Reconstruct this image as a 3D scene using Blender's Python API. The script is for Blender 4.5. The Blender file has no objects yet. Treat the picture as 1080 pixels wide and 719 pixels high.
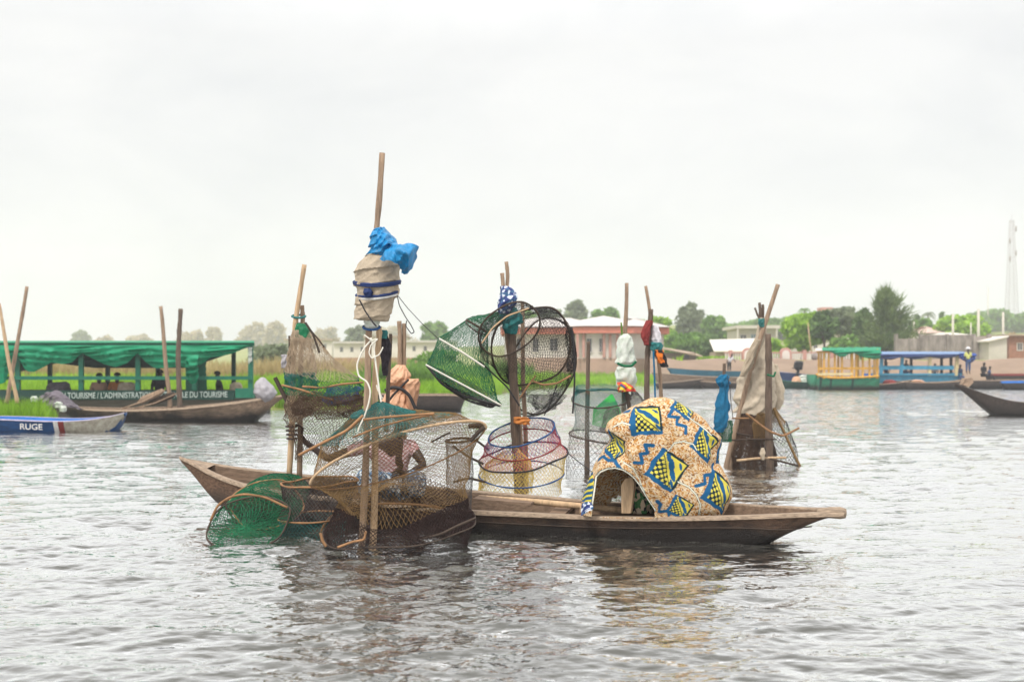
import bpy, math, random
import numpy as np
from mathutils import Vector

# ------------------------------------------------------------------ camera, sky, sun, exposure
scene = bpy.context.scene
F, HC, YH, CX = 1200.0, 1.6, 385.0, 540.0        # focal length in photo pixels, eye height, horizon row, centre column
cam_d = bpy.data.cameras.new('camera')
cam = bpy.data.objects.new('camera', cam_d)
scene.collection.objects.link(cam)
cam.location = (0, 0, HC)
cam.rotation_euler = (math.radians(90), 0, 0)
cam_d.lens = F / 1080 * 36
cam_d.sensor_width = 36
cam_d.shift_y = 25.5 / 1080
cam_d.clip_start = 0.1
cam_d.clip_end = 4000
cam_d.dof.use_dof = True
cam_d.dof.focus_distance = 10.7
cam_d.dof.aperture_fstop = 2.0
scene.camera = cam

SUN_EL, SUN_AZ = 58.0, 205.0
world = bpy.data.worlds.new('World')
scene.world = world
world.use_nodes = True
nt = world.node_tree
nt.nodes.clear()
def wn(t, **k):
    n = nt.nodes.new(t)
    for a, b in k.items():
        setattr(n, a, b)
    return n
w_out = wn('ShaderNodeOutputWorld'); w_bg = wn('ShaderNodeBackground'); w_sky = wn('ShaderNodeTexSky')
w_sky.sky_type = 'NISHITA'; w_sky.sun_disc = False
w_sky.sun_elevation = math.radians(SUN_EL); w_sky.sun_rotation = math.radians(SUN_AZ)
w_tc = wn('ShaderNodeTexCoord'); w_map = wn('ShaderNodeMapping'); w_map.inputs['Scale'].default_value = (1, 1, 2.2)
w_noise = wn('ShaderNodeTexNoise'); w_noise.inputs['Scale'].default_value = 4.5; w_noise.inputs['Detail'].default_value = 9
w_noise.inputs['Roughness'].default_value = 0.55; w_noise.inputs['Distortion'].default_value = 0.35
w_ramp = wn('ShaderNodeValToRGB')
w_ramp.color_ramp.elements[0].position = 0.34; w_ramp.color_ramp.elements[0].color = (0.785, 0.79, 0.80, 1)
w_ramp.color_ramp.elements[1].position = 0.66; w_ramp.color_ramp.elements[1].color = (0.90, 0.893, 0.885, 1)
w_sep = wn('ShaderNodeSeparateXYZ'); w_mr = wn('ShaderNodeMapRange')
w_mr.inputs['From Min'].default_value = 0.27; w_mr.inputs['From Max'].default_value = 0.62
w_mr.inputs['To Min'].default_value = 10.0; w_mr.inputs['To Max'].default_value = 21.0
w_mul = wn('ShaderNodeVectorMath', operation='SCALE'); w_mix = wn('ShaderNodeMixRGB'); w_mix.inputs[0].default_value = 0.93
L = nt.links.new
L(w_tc.outputs['Generated'], w_map.inputs['Vector']); L(w_map.outputs[0], w_noise.inputs['Vector'])
L(w_noise.outputs['Fac'], w_ramp.inputs['Fac']); L(w_tc.outputs['Generated'], w_sep.inputs[0])
L(w_sep.outputs['Z'], w_mr.inputs['Value']); L(w_ramp.outputs['Color'], w_mul.inputs[0]); L(w_mr.outputs[0], w_mul.inputs['Scale'])
L(w_sky.outputs[0], w_mix.inputs[1]); L(w_mul.outputs[0], w_mix.inputs[2]); L(w_mix.outputs[0], w_bg.inputs['Color'])
w_bg.inputs['Strength'].default_value = 0.1
L(w_bg.outputs[0], w_out.inputs['Surface'])

sun_d = bpy.data.lights.new('sun', 'SUN')
sun_d.energy = 2.7
sun_d.angle = math.radians(11)
sun_d.color = (1.0, 0.95, 0.87)
sun = bpy.data.objects.new('sun', sun_d)
scene.collection.objects.link(sun)
_az, _el = math.radians(SUN_AZ), math.radians(SUN_EL)
_dir = Vector((math.sin(_az) * math.cos(_el), math.cos(_az) * math.cos(_el), math.sin(_el)))
sun.rotation_euler = _dir.to_track_quat('Z', 'Y').to_euler()
scene.view_settings.view_transform = 'Standard'
scene.view_settings.look = 'None'
scene.view_settings.exposure = 0.12
scene.view_settings.gamma = 1.0
scene.view_settings.use_curve_mapping = False
scene.render.engine = 'CYCLES'
scene.cycles.use_denoising = True
scene.cycles.max_bounces = 7
scene.cycles.diffuse_bounces = 3
scene.cycles.glossy_bounces = 3
scene.cycles.volume_bounces = 2
scene.cycles.sample_clamp_indirect = 6

# ------------------------------------------------------------------ helpers
rng = np.random.default_rng(7)
random.seed(7)
COL = scene.collection

def W(px, py, Y):
    """a point at the photo's row and column, Y metres from the eye"""
    return np.array(((px - CX) * Y / F, Y, HC + (YH - py) * Y / F))
def wpath(pts, Y=None):
    return np.array([W(p[0], p[1], p[2] if len(p) > 2 else Y) for p in pts])
def XZ(px, Y, z):
    return np.array(((px - CX) * Y / F, Y, z))

def lin(c):
    c = c / 255.0
    return c / 12.92 if c <= 0.04045 else ((c + 0.055) / 1.055) ** 2.4
def C(r, g, b, k=0.85):
    return (lin(r) * k, lin(g) * k, lin(b) * k)

class MB:
    """collects vertices and faces, builds ONE mesh object"""
    def __init__(s):
        s.v = []; s.q = []; s.t = []; s.n = 0; s.col = []
    def add(s, v, quads=None, tris=None, col=None):
        v = np.asarray(v, float).reshape(-1, 3)
        if quads is not None and len(quads): s.q.append(np.asarray(quads, int).reshape(-1, 4) + s.n)
        if tris is not None and len(tris): s.t.append(np.asarray(tris, int).reshape(-1, 3) + s.n)
        s.v.append(v); s.n += len(v)
        if col is not None: s.col.append(np.asarray(col))
        return s
    def grid(s, P, closed_u=False, cap=False, col=None):
        nu, nv = P.shape[:2]
        idx = np.arange(nu * nv).reshape(nu, nv)
        a = idx if closed_u else idx[:-1]
        b = np.roll(idx, -1, 0) if closed_u else idx[1:]
        q = np.stack([a[:, :-1], b[:, :-1], b[:, 1:], a[:, 1:]], -1).reshape(-1, 4)
        V = P.reshape(-1, 3); T = []
        if cap and closed_u:
            c0, c1 = P[:, 0].mean(0), P[:, -1].mean(0)
            V = np.vstack([V, c0, c1]); k = nu * nv
            for i in range(nu):
                j = (i + 1) % nu
                T.append((idx[j, 0], idx[i, 0], k)); T.append((idx[i, -1], idx[j, -1], k + 1))
        return s.add(V, q, T, col)
    def tube(s, pts, r, n=6, cap=True):
        pts = np.asarray(pts, float); m = len(pts)
        r = np.broadcast_to(np.asarray(r, float), (m,)) if np.ndim(r) < 2 else r
        tg = np.gradient(pts, axis=0)
        tg /= np.linalg.norm(tg, axis=1)[:, None] + 1e-9
        ref = np.array((0.31, 0.2, 0.93)) if abs(tg[:, 2]).mean() < 0.8 else np.array((0.9, 0.35, 0.1))
        a = np.cross(tg, ref); a /= np.linalg.norm(a, axis=1)[:, None] + 1e-9
        b = np.cross(tg, a)
        th = np.arange(n) * 2 * math.pi / n
        P = pts[None] + r[None, :, None] * (np.cos(th)[:, None, None] * a[None] + np.sin(th)[:, None, None] * b[None])
        return s.grid(P, True, cap)
    def box(s, lo, hi, M=None):
        lo, hi = np.asarray(lo, float), np.asarray(hi, float)
        v = np.array([(x, y, z) for x in (lo[0], hi[0]) for y in (lo[1], hi[1]) for z in (lo[2], hi[2])])
        if M is not None: v = M(v)
        q = [(0, 1, 3, 2), (4, 6, 7, 5), (0, 4, 5, 1), (2, 3, 7, 6), (0, 2, 6, 4), (1, 5, 7, 3)]
        return s.add(v, q)
    def bar(s, a, b, w, h):
        """a square bar from a to b, w wide and h thick"""
        a, b = np.asarray(a, float), np.asarray(b, float)
        d = b - a; d /= np.linalg.norm(d)
        up = np.array((0, 0, 1.0)) if abs(d[2]) < 0.9 else np.array((0, 1.0, 0))
        x = np.cross(d, up); x /= np.linalg.norm(x); y = np.cross(x, d)
        v = [p + sx * x * w / 2 + sy * y * h / 2 for p in (a, b) for sx, sy in ((-1, -1), (1, -1), (1, 1), (-1, 1))]
        return s.add(v, [(0, 1, 2, 3), (7, 6, 5, 4), (0, 4, 5, 1), (1, 5, 6, 2), (2, 6, 7, 3), (3, 7, 4, 0)])
    def prism(s, poly, d):
        """closed polygon (n,3) pushed along d"""
        poly = np.asarray(poly, float); n = len(poly); d = np.asarray(d, float)
        V = np.vstack([poly, poly + d, poly.mean(0), poly.mean(0) + d])
        q = [(i, (i + 1) % n, n + (i + 1) % n, n + i) for i in range(n)]
        t = [((i + 1) % n, i, 2 * n) for i in range(n)] + [(n + i, n + (i + 1) % n, 2 * n + 1) for i in range(n)]
        return s.add(V, q, t)
    def build(s, name, mat, parent=None, smooth=True, origin=None):
        V = np.vstack(s.v)
        me = bpy.data.meshes.new(name)
        if parent is not None and origin is None:
            r = parent
            while r.parent is not None: r = r.parent
            origin = np.array(r.location)
        if origin is None:
            lo, hi = V.min(0), V.max(0)
            origin = np.array(((lo[0] + hi[0]) / 2, (lo[1] + hi[1]) / 2, lo[2]))
        V = V - np.asarray(origin)
        q = np.vstack(s.q) if s.q else np.zeros((0, 4), int)
        t = np.vstack(s.t) if s.t else np.zeros((0, 3), int)
        me.vertices.add(len(V)); me.vertices.foreach_set('co', V.ravel())
        nl = q.size + t.size
        me.loops.add(nl); me.loops.foreach_set('vertex_index', np.concatenate([q.ravel(), t.ravel()]))
        me.polygons.add(len(q) + len(t))
        me.polygons.foreach_set('loop_start', np.concatenate([np.arange(len(q)) * 4, q.size + np.arange(len(t)) * 3]))
        me.polygons.foreach_set('use_smooth', np.full(len(q) + len(t), smooth))
        me.update(calc_edges=True)
        if s.col:
            ca = np.vstack(s.col)
            at = me.color_attributes.new('pattern', 'FLOAT_COLOR', 'POINT')
            at.data.foreach_set('color', np.hstack([ca, np.ones((len(ca), 1))]).ravel())
        for m in (mat if isinstance(mat, (list, tuple)) else [mat]): me.materials.append(m)
        o = bpy.data.objects.new(name, me); COL.objects.link(o)
        if parent is not None: o.parent = parent
        else: o.location = origin
        return o

def tag(o, label=None, cat=None, group=None, kind=None):
    if label: o['label'] = label
    if cat: o['category'] = cat
    if group: o['group'] = group
    if kind: o['kind'] = kind
    return o
def thing(name, label, cat, loc, group=None):
    o = bpy.data.objects.new(name, None); COL.objects.link(o)
    o.location = [float(a) for a in loc]; o.empty_display_size = 0.2
    return tag(o, label, cat, group)

def sn(p, freq, seed, n=7):
    """smooth pseudo noise about -1..1 for points (...,3)"""
    g = np.random.default_rng(seed); out = 0
    for i in range(n):
        k = g.normal(size=3); k *= freq * g.uniform(0.6, 1.5) / np.linalg.norm(k)
        out = out + np.sin(p @ k + g.uniform(0, 6.28))
    return out / math.sqrt(n)

# ------------------------------------------------------------------ materials
def mat(name, col, rough=0.7, var=0.25, scale=6.0, bump=0.0, bscale=40.0, spec=0.3, stretch=None, col2=None, sub=0.0, coord='Object', trans=0.0, crinkle=0.0, cscale=14.0):
    m = bpy.data.materials.new(name); m.use_nodes = True
    t = m.node_tree; b = t.nodes['Principled BSDF']
    b.inputs['Roughness'].default_value = rough; b.inputs['Specular IOR Level'].default_value = spec
    tc = t.nodes.new('ShaderNodeTexCoord'); mp = t.nodes.new('ShaderNodeMapping')
    if stretch: mp.inputs['Scale'].default_value = stretch
    t.links.new(tc.outputs[coord], mp.inputs[0])
    if var > 0 or col2:
        n = t.nodes.new('ShaderNodeTexNoise'); n.inputs['Scale'].default_value = scale; n.inputs['Detail'].default_value = 7
        n.inputs['Roughness'].default_value = 0.65
        t.links.new(mp.outputs[0], n.inputs['Vector'])
        r = t.nodes.new('ShaderNodeValToRGB')
        r.color_ramp.elements[0].position = 0.3; r.color_ramp.elements[1].position = 0.7
        lo = tuple(c * (1 - var) for c in col); hi = col2 if col2 else tuple(min(1, c * (1 + var)) for c in col)
        r.color_ramp.elements[0].color = (*lo, 1); r.color_ramp.elements[1].color = (*hi, 1)
        t.links.new(n.outputs['Fac'], r.inputs[0]); t.links.new(r.outputs[0], b.inputs['Base Color'])
        csrc = r.outputs[0]
    else:
        b.inputs['Base Color'].default_value = (*col, 1); csrc = None
    if bump > 0:
        n2 = t.nodes.new('ShaderNodeTexNoise'); n2.inputs['Scale'].default_value = bscale; n2.inputs['Detail'].default_value = 5
        t.links.new(mp.outputs[0], n2.inputs['Vector'])
        bp = t.nodes.new('ShaderNodeBump'); bp.inputs['Strength'].default_value = bump; bp.inputs['Distance'].default_value = 0.02
        t.links.new(n2.outputs['Fac'], bp.inputs['Height']); t.links.new(bp.outputs[0], b.inputs['Normal'])
    if crinkle > 0:
        acc = None
        for sc_, st_ in ((cscale, 1.0), (cscale * 2.7, 0.6)):
            nz = t.nodes.new('ShaderNodeTexNoise'); nz.inputs['Scale'].default_value = sc_ * .8
            t.links.new(mp.outputs[0], nz.inputs['Vector'])
            va = t.nodes.new('ShaderNodeVectorMath'); va.operation = 'MULTIPLY_ADD'; va.inputs[1].default_value = (.12, .12, .12)
            t.links.new(nz.outputs['Color'], va.inputs[0]); t.links.new(mp.outputs[0], va.inputs[2])
            vo = t.nodes.new('ShaderNodeTexVoronoi'); vo.feature = 'F2'; vo.inputs['Scale'].default_value = sc_
            t.links.new(va.outputs[0], vo.inputs['Vector'])
            bq = t.nodes.new('ShaderNodeBump'); bq.inputs['Strength'].default_value = crinkle * st_; bq.inputs['Distance'].default_value = 0.5 / sc_
            t.links.new(vo.outputs['Distance'], bq.inputs['Height'])
            if acc: t.links.new(acc.outputs[0], bq.inputs['Normal'])
            elif bump > 0: t.links.new(bp.outputs[0], bq.inputs['Normal'])
            acc = bq
        t.links.new(acc.outputs[0], b.inputs['Normal'])
    if trans > 0:
        tr = t.nodes.new('ShaderNodeBsdfTranslucent'); mx = t.nodes.new('ShaderNodeMixShader'); mx.inputs[0].default_value = trans
        if csrc: t.links.new(csrc, tr.inputs['Color'])
        else: tr.inputs['Color'].default_value = (*col, 1)
        o = t.nodes['Material Output']
        t.links.new(b.outputs[0], mx.inputs[1]); t.links.new(tr.outputs[0], mx.inputs[2]); t.links.new(mx.outputs[0], o.inputs['Surface'])
    return m

def hull_mat(name, dry, wet, zlo, zhi, streak=(1.2, 9, 9)):
    """weathered planks: streaky along the hull, wet and dark up to a wavering waterline"""
    m = mat(name, dry, 0.75, 0.6, 6.0, 0.8, 26.0, stretch=streak)
    t = m.node_tree; b = t.nodes['Principled BSDF']
    src = b.inputs['Base Color'].links[0].from_socket
    g = t.nodes.new('ShaderNodeNewGeometry'); sp = t.nodes.new('ShaderNodeSeparateXYZ'); t.links.new(g.outputs['Position'], sp.inputs[0])
    nz = t.nodes.new('ShaderNodeTexNoise'); nz.inputs['Scale'].default_value = 3.0; nz.inputs['Detail'].default_value = 5
    t.links.new(g.outputs['Position'], nz.inputs['Vector'])
    ad = t.nodes.new('ShaderNodeMath'); ad.operation = 'MULTIPLY_ADD'; ad.inputs[1].default_value = (zhi - zlo) * 1.2
    t.links.new(nz.outputs['Fac'], ad.inputs[0]); t.links.new(sp.outputs['Z'], ad.inputs[2])
    mr = t.nodes.new('ShaderNodeMapRange'); mr.inputs['From Min'].default_value = zlo + (zhi - zlo) * 0.6; mr.inputs['From Max'].default_value = zhi + (zhi - zlo) * 0.6
    t.links.new(ad.outputs[0], mr.inputs['Value'])
    mx = t.nodes.new('ShaderNodeMixRGB'); mx.inputs[1].default_value = (*wet, 1)
    t.links.new(mr.outputs[0], mx.inputs[0]); t.links.new(src, mx.inputs[2]); t.links.new(mx.outputs[0], b.inputs['Base Color'])
    m2 = t.nodes.new('ShaderNodeMapRange'); m2.inputs['To Min'].default_value = 0.3; m2.inputs['To Max'].default_value = 0.8
    t.links.new(mr.outputs[0], m2.inputs['Value']); t.links.new(m2.outputs[0], b.inputs['Roughness'])
    return m

M = {}
M['pole'] = mat('pole_wood', C(156, 132, 110), 0.8, 0.4, 4, 0.5, 30, stretch=(8, 8, 1))
M['pole_dark'] = mat('pole_wood_dark', C(104, 88, 76), 0.85, 0.45, 4, 0.5, 30, stretch=(8, 8, 1))
M['pole_pale'] = mat('pole_wood_pale', C(196, 166, 132), 0.8, 0.35, 4, 0.4, 30, stretch=(8, 8, 1))
M['stick'] = mat('stick_bark', C(150, 112, 78), 0.8, 0.4, 9)
M['stick_dark'] = mat('stick_dark', C(70, 58, 50), 0.8, 0.3, 9)
M['rod_white'] = mat('rod_white', C(215, 212, 200), 0.6, 0.1)
M['rope_white'] = mat('rope_white', C(232, 228, 215), 0.8, 0.1)
M['rope_dark'] = mat('rope_dark', C(52, 50, 52), 0.8, 0.2)
M['rope_blue'] = mat('rope_blue', C(40, 80, 130), 0.7, 0.2)
def netm(n, r, g, b): M[n] = mat('netting_' + n, C(r, g, b), 0.6, 0.3, 14, spec=0.2)
netm('n_teal', 52, 112, 108); netm('n_ochre', 132, 104, 66); netm('n_maroon', 54, 38, 35); netm('n_green', 22, 104, 68)
netm('n_grey', 96, 90, 88); netm('n_black', 46, 44, 46); netm('n_beige', 176, 156, 132); netm('n_pink', 196, 80, 96)
netm('n_yellow', 216, 186, 96); netm('n_brown', 92, 72, 58); netm('n_bright', 70, 196, 96); netm('n_blue', 62, 84, 140)
netm('n_pale', 150, 160, 156)
M['sack'] = mat('sackcloth', C(188, 172, 150), 0.9, 0.22, 9, 0.6, 160, crinkle=0.14, cscale=9)
M['sack_pale'] = mat('sackcloth_pale', C(190, 176, 156), 0.9, 0.25, 7, 0.6, 120, crinkle=0.16, cscale=8)
M['tarp_blue'] = mat('tarp_blue', C(24, 138, 196, 0.95), 0.4, 0.25, 8, 0.3, 30, 0.4, trans=0.25, crinkle=0.1, cscale=11)
M['navy'] = mat('navy_strap', C(30, 50, 98), 0.7, 0.2)
M['bag_orange'] = mat('bag_orange', C(224, 176, 142, 0.98), 0.5, 0.25, 12, 0.3, 40, 0.3, trans=0.2, crinkle=0.2, cscale=13)
M['bag_white'] = mat('bag_white', C(232, 232, 228, 1), 0.5, 0.1, 12, 0.3, 30, 0.3, col2=C(196, 210, 190), trans=0.15, crinkle=0.22, cscale=12)
M['bag_grey'] = mat('bag_grey', C(162, 158, 162), 0.6, 0.15, 9, 0.3, 30, crinkle=0.25, cscale=6)
M['rag_dark'] = mat('rag_dark', C(52, 46, 52), 0.9, 0.4, 20, crinkle=0.5, cscale=14)
M['rag_red'] = mat('rag_red', C(134, 52, 50), 0.9, 0.3, 14, crinkle=0.25, cscale=14)
M['rag_teal'] = mat('rag_teal', C(48, 116, 116), 0.9, 0.3, 14, crinkle=0.25, cscale=14)
M['rag_white'] = mat('rag_white', C(206, 202, 206), 0.9, 0.15, 14, crinkle=0.25, cscale=14)
M['rag_blue'] = mat('rag_blue', C(28, 110, 150), 0.85, 0.3, 10, trans=0.2, crinkle=0.2, cscale=9)
def spot_mat(name, base, c1, c2, scale):
    m = mat(name, base, 0.85, 0.0); t = m.node_tree; b = t.nodes['Principled BSDF']
    tc = t.nodes.new('ShaderNodeTexCoord'); v = t.nodes.new('ShaderNodeTexVoronoi'); v.inputs['Scale'].default_value = scale
    t.links.new(tc.outputs['Object'], v.inputs['Vector'])
    s = t.nodes.new('ShaderNodeSeparateColor'); t.links.new(v.outputs['Color'], s.inputs[0])
    r = t.nodes.new('ShaderNodeValToRGB'); r.color_ramp.interpolation = 'CONSTANT'
    r.color_ramp.elements[0].color = (*base, 1); r.color_ramp.elements[1].position = 0.45; r.color_ramp.elements[1].color = (*c1, 1)
    e = r.color_ramp.elements.new(0.72); e.color = (*c2, 1)
    t.links.new(s.outputs[0], r.inputs[0]); t.links.new(r.outputs[0], b.inputs['Base Color'])
    return m
M['rag_flower'] = spot_mat('rag_flowered', C(30, 28, 30), C(226, 120, 40), C(40, 36, 34), 16)
M['rag_bluewhite'] = spot_mat('rag_blue_white', C(52, 66, 120), C(206, 212, 226), C(70, 104, 140), 34)
M['rag_mixed'] = spot_mat('rag_mixed', C(206, 66, 52), C(230, 190, 60), C(40, 80, 120), 16)
M['rag_print'] = spot_mat('rag_print', C(58, 110, 60), C(24, 26, 24), C(196, 176, 150), 30)
M['main_hull'] = hull_mat('canoe_hull_weathered', C(114, 88, 70), C(28, 20, 16), 0.07, 0.32)
M['main_rim'] = mat('canoe_rim', C(162, 142, 122), 0.8, 0.5, 7, 0.5, 30, stretch=(1.2, 9, 9))
M['main_in'] = mat('canoe_inside', C(130, 108, 90), 0.85, 0.45, 5, 0.5, 24, stretch=(1.2, 9, 9))
M['brown_hull'] = hull_mat('brown_hull', C(142, 120, 100), C(30, 24, 20), 0.12, 0.50, (0.6, 6, 6))
M['dark_hull'] = hull_mat('dark_hull', C(72, 62, 57), C(26, 22, 20), 0.05, 0.40, (0.5, 5, 5))
M['blue_hull'] = mat('blue_hull', C(18, 66, 116), 0.55, 0.45, 3, 0.2, 20, stretch=(0.7, 4, 4))
M['blue_in'] = mat('blue_inside', C(30, 108, 190), 0.5, 0.2, 4)
M['bow_grey'] = mat('bow_flaked', C(160, 150, 134), 0.85, 0.3, 9, col2=C(190, 186, 170))
M['white_paint'] = mat('white_paint', C(206, 204, 200), 0.7, 0.3, 9)
M['red_paint'] = mat('red_paint', C(120, 40, 36), 0.6, 0.2, 6)
M['green_paint'] = mat('green_paint', C(26, 108, 84), 0.5, 0.2, 5)
M['green_dark'] = mat('green_dark', C(16, 58, 48), 0.5, 0.2, 5)
M['green_tarp'] = mat('green_tarp', C(6, 152, 108, 0.9), 0.55, 0.15, 2, trans=0.25, crinkle=0.12, cscale=2.5)
M['green_hull'] = hull_mat('green_hull', C(40, 124, 92), C(46, 44, 36), 0.1, 0.4, (0.5, 4, 4))
M['tarp_grey'] = mat('tarp_grey', C(104, 96, 104), 0.7, 0.2, 4, crinkle=0.5, cscale=4)
M['blue_boat'] = mat('blue_boat', C(64, 146, 178), 0.6, 0.25, 3)
M['blue_roof'] = mat('blue_roof', C(112, 140, 178), 0.6, 0.2, 2)
M['blue_cover'] = mat('blue_cover', C(36, 72, 150), 0.6, 0.2, 3)
M['yellow_paint'] = mat('yellow_paint', C(216, 162, 62), 0.6, 0.2, 6)
M['cream_rail'] = mat('cream_rail', C(220, 200, 150), 0.6, 0.2, 6)
M['black'] = mat('black_plastic', C(30, 30, 34), 0.5, 0.2, 6)
M['skin'] = mat('skin', C(54, 35, 28), 0.5, 0.15, 10, spec=0.4)
M['hair'] = mat('hair', C(22, 18, 18), 0.8, 0.2, 30)
M['pink_check'] = None
M['blue_print'] = spot_mat('wrap_blue_print', C(84, 112, 140), C(112, 140, 162), C(206, 214, 218), 46)
M['cloth_black'] = mat('cloth_black', C(40, 38, 42), 0.9, 0.2)
M['cloth_white'] = mat('cloth_white', C(216, 212, 214), 0.9, 0.1)
M['cloth_blue'] = mat('cloth_blue', C(50, 76, 120), 0.9, 0.2)
M['cloth_orange'] = mat('cloth_orange', C(190, 120, 60), 0.9, 0.2)
M['cloth_tan'] = mat('cloth_tan', C(176, 140, 116), 0.9, 0.2)
M['cloth_yellow'] = mat('cloth_yellow', C(206, 206, 120), 0.9, 0.2)
M['concrete'] = mat('concrete_grey', C(146, 136, 130), 0.9, 0.5, 1.6, 0.3, 6, stretch=(1.6, 1.6, .5))
M['earth_wall'] = mat('earth_wall', C(158, 136, 118), 0.95, 0.16, 0.9, 0.4, 5, stretch=(0.4, 1, 2))
M['wall_white'] = mat('wall_white', C(226, 216, 208), 0.85, 0.08, 1)
M['wall_pale'] = mat('wall_pale', C(206, 198, 186), 0.9, 0.1, 1)
M['coral'] = mat('coral_paint', C(216, 132, 112), 0.8, 0.12, 2)
M['rose'] = mat('rose_paint', C(200, 150, 138), 0.8, 0.12, 2)
M['roof_sheet'] = mat('roof_sheet', C(206, 198, 192), 0.6, 0.14, 1.4)
M['roof_white'] = mat('roof_white', C(226, 218, 206), 0.7, 0.08, 1)
M['roof_rust'] = mat('roof_rust', C(170, 150, 130), 0.8, 0.3, 1.5)
M['glass_dark'] = mat('window_dark', C(96, 92, 96), 0.25, 0.2, 2)
M['glass_blue'] = mat('window_blue', C(120, 140, 160), 0.25, 0.2, 2)
M['brick'] = mat('brick_red', C(168, 120, 100), 0.9, 0.25, 3)
M['metal'] = mat('mast_metal', C(150, 128, 124), 0.6, 0.1)
M['bark'] = mat('bark', C(112, 94, 82), 0.9, 0.3, 3)
def leafm(n, a, b): M[n] = mat('leaves_' + n, C(*a, 1.1), 0.6, 0.0 if b is None else 0.3, 0.9, col2=None if b is None else C(*b, 1.15), spec=0.2, trans=0.35)
leafm('l_mid', (78, 118, 50), (128, 164, 74)); leafm('l_dark', (66, 98, 52), (112, 140, 76)); leafm('l_bright', (116, 160, 46), (170, 204, 70))
leafm('l_grey', (104, 118, 92), (140, 150, 116)); leafm('l_dry', (170, 150, 120), (190, 176, 140)); leafm('l_cas', (72, 98, 56), (124, 142, 82))
M['grass'] = mat('grass', C(112, 164, 22, 0.95), 0.6, 0.35, 0.35, col2=C(172, 214, 62, 1.0), spec=0.2, trans=0.35)
M['reed'] = mat('reed_dry', C(188, 160, 110), 0.7, 0.25, 0.4, col2=C(206, 190, 130), trans=0.25)
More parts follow.
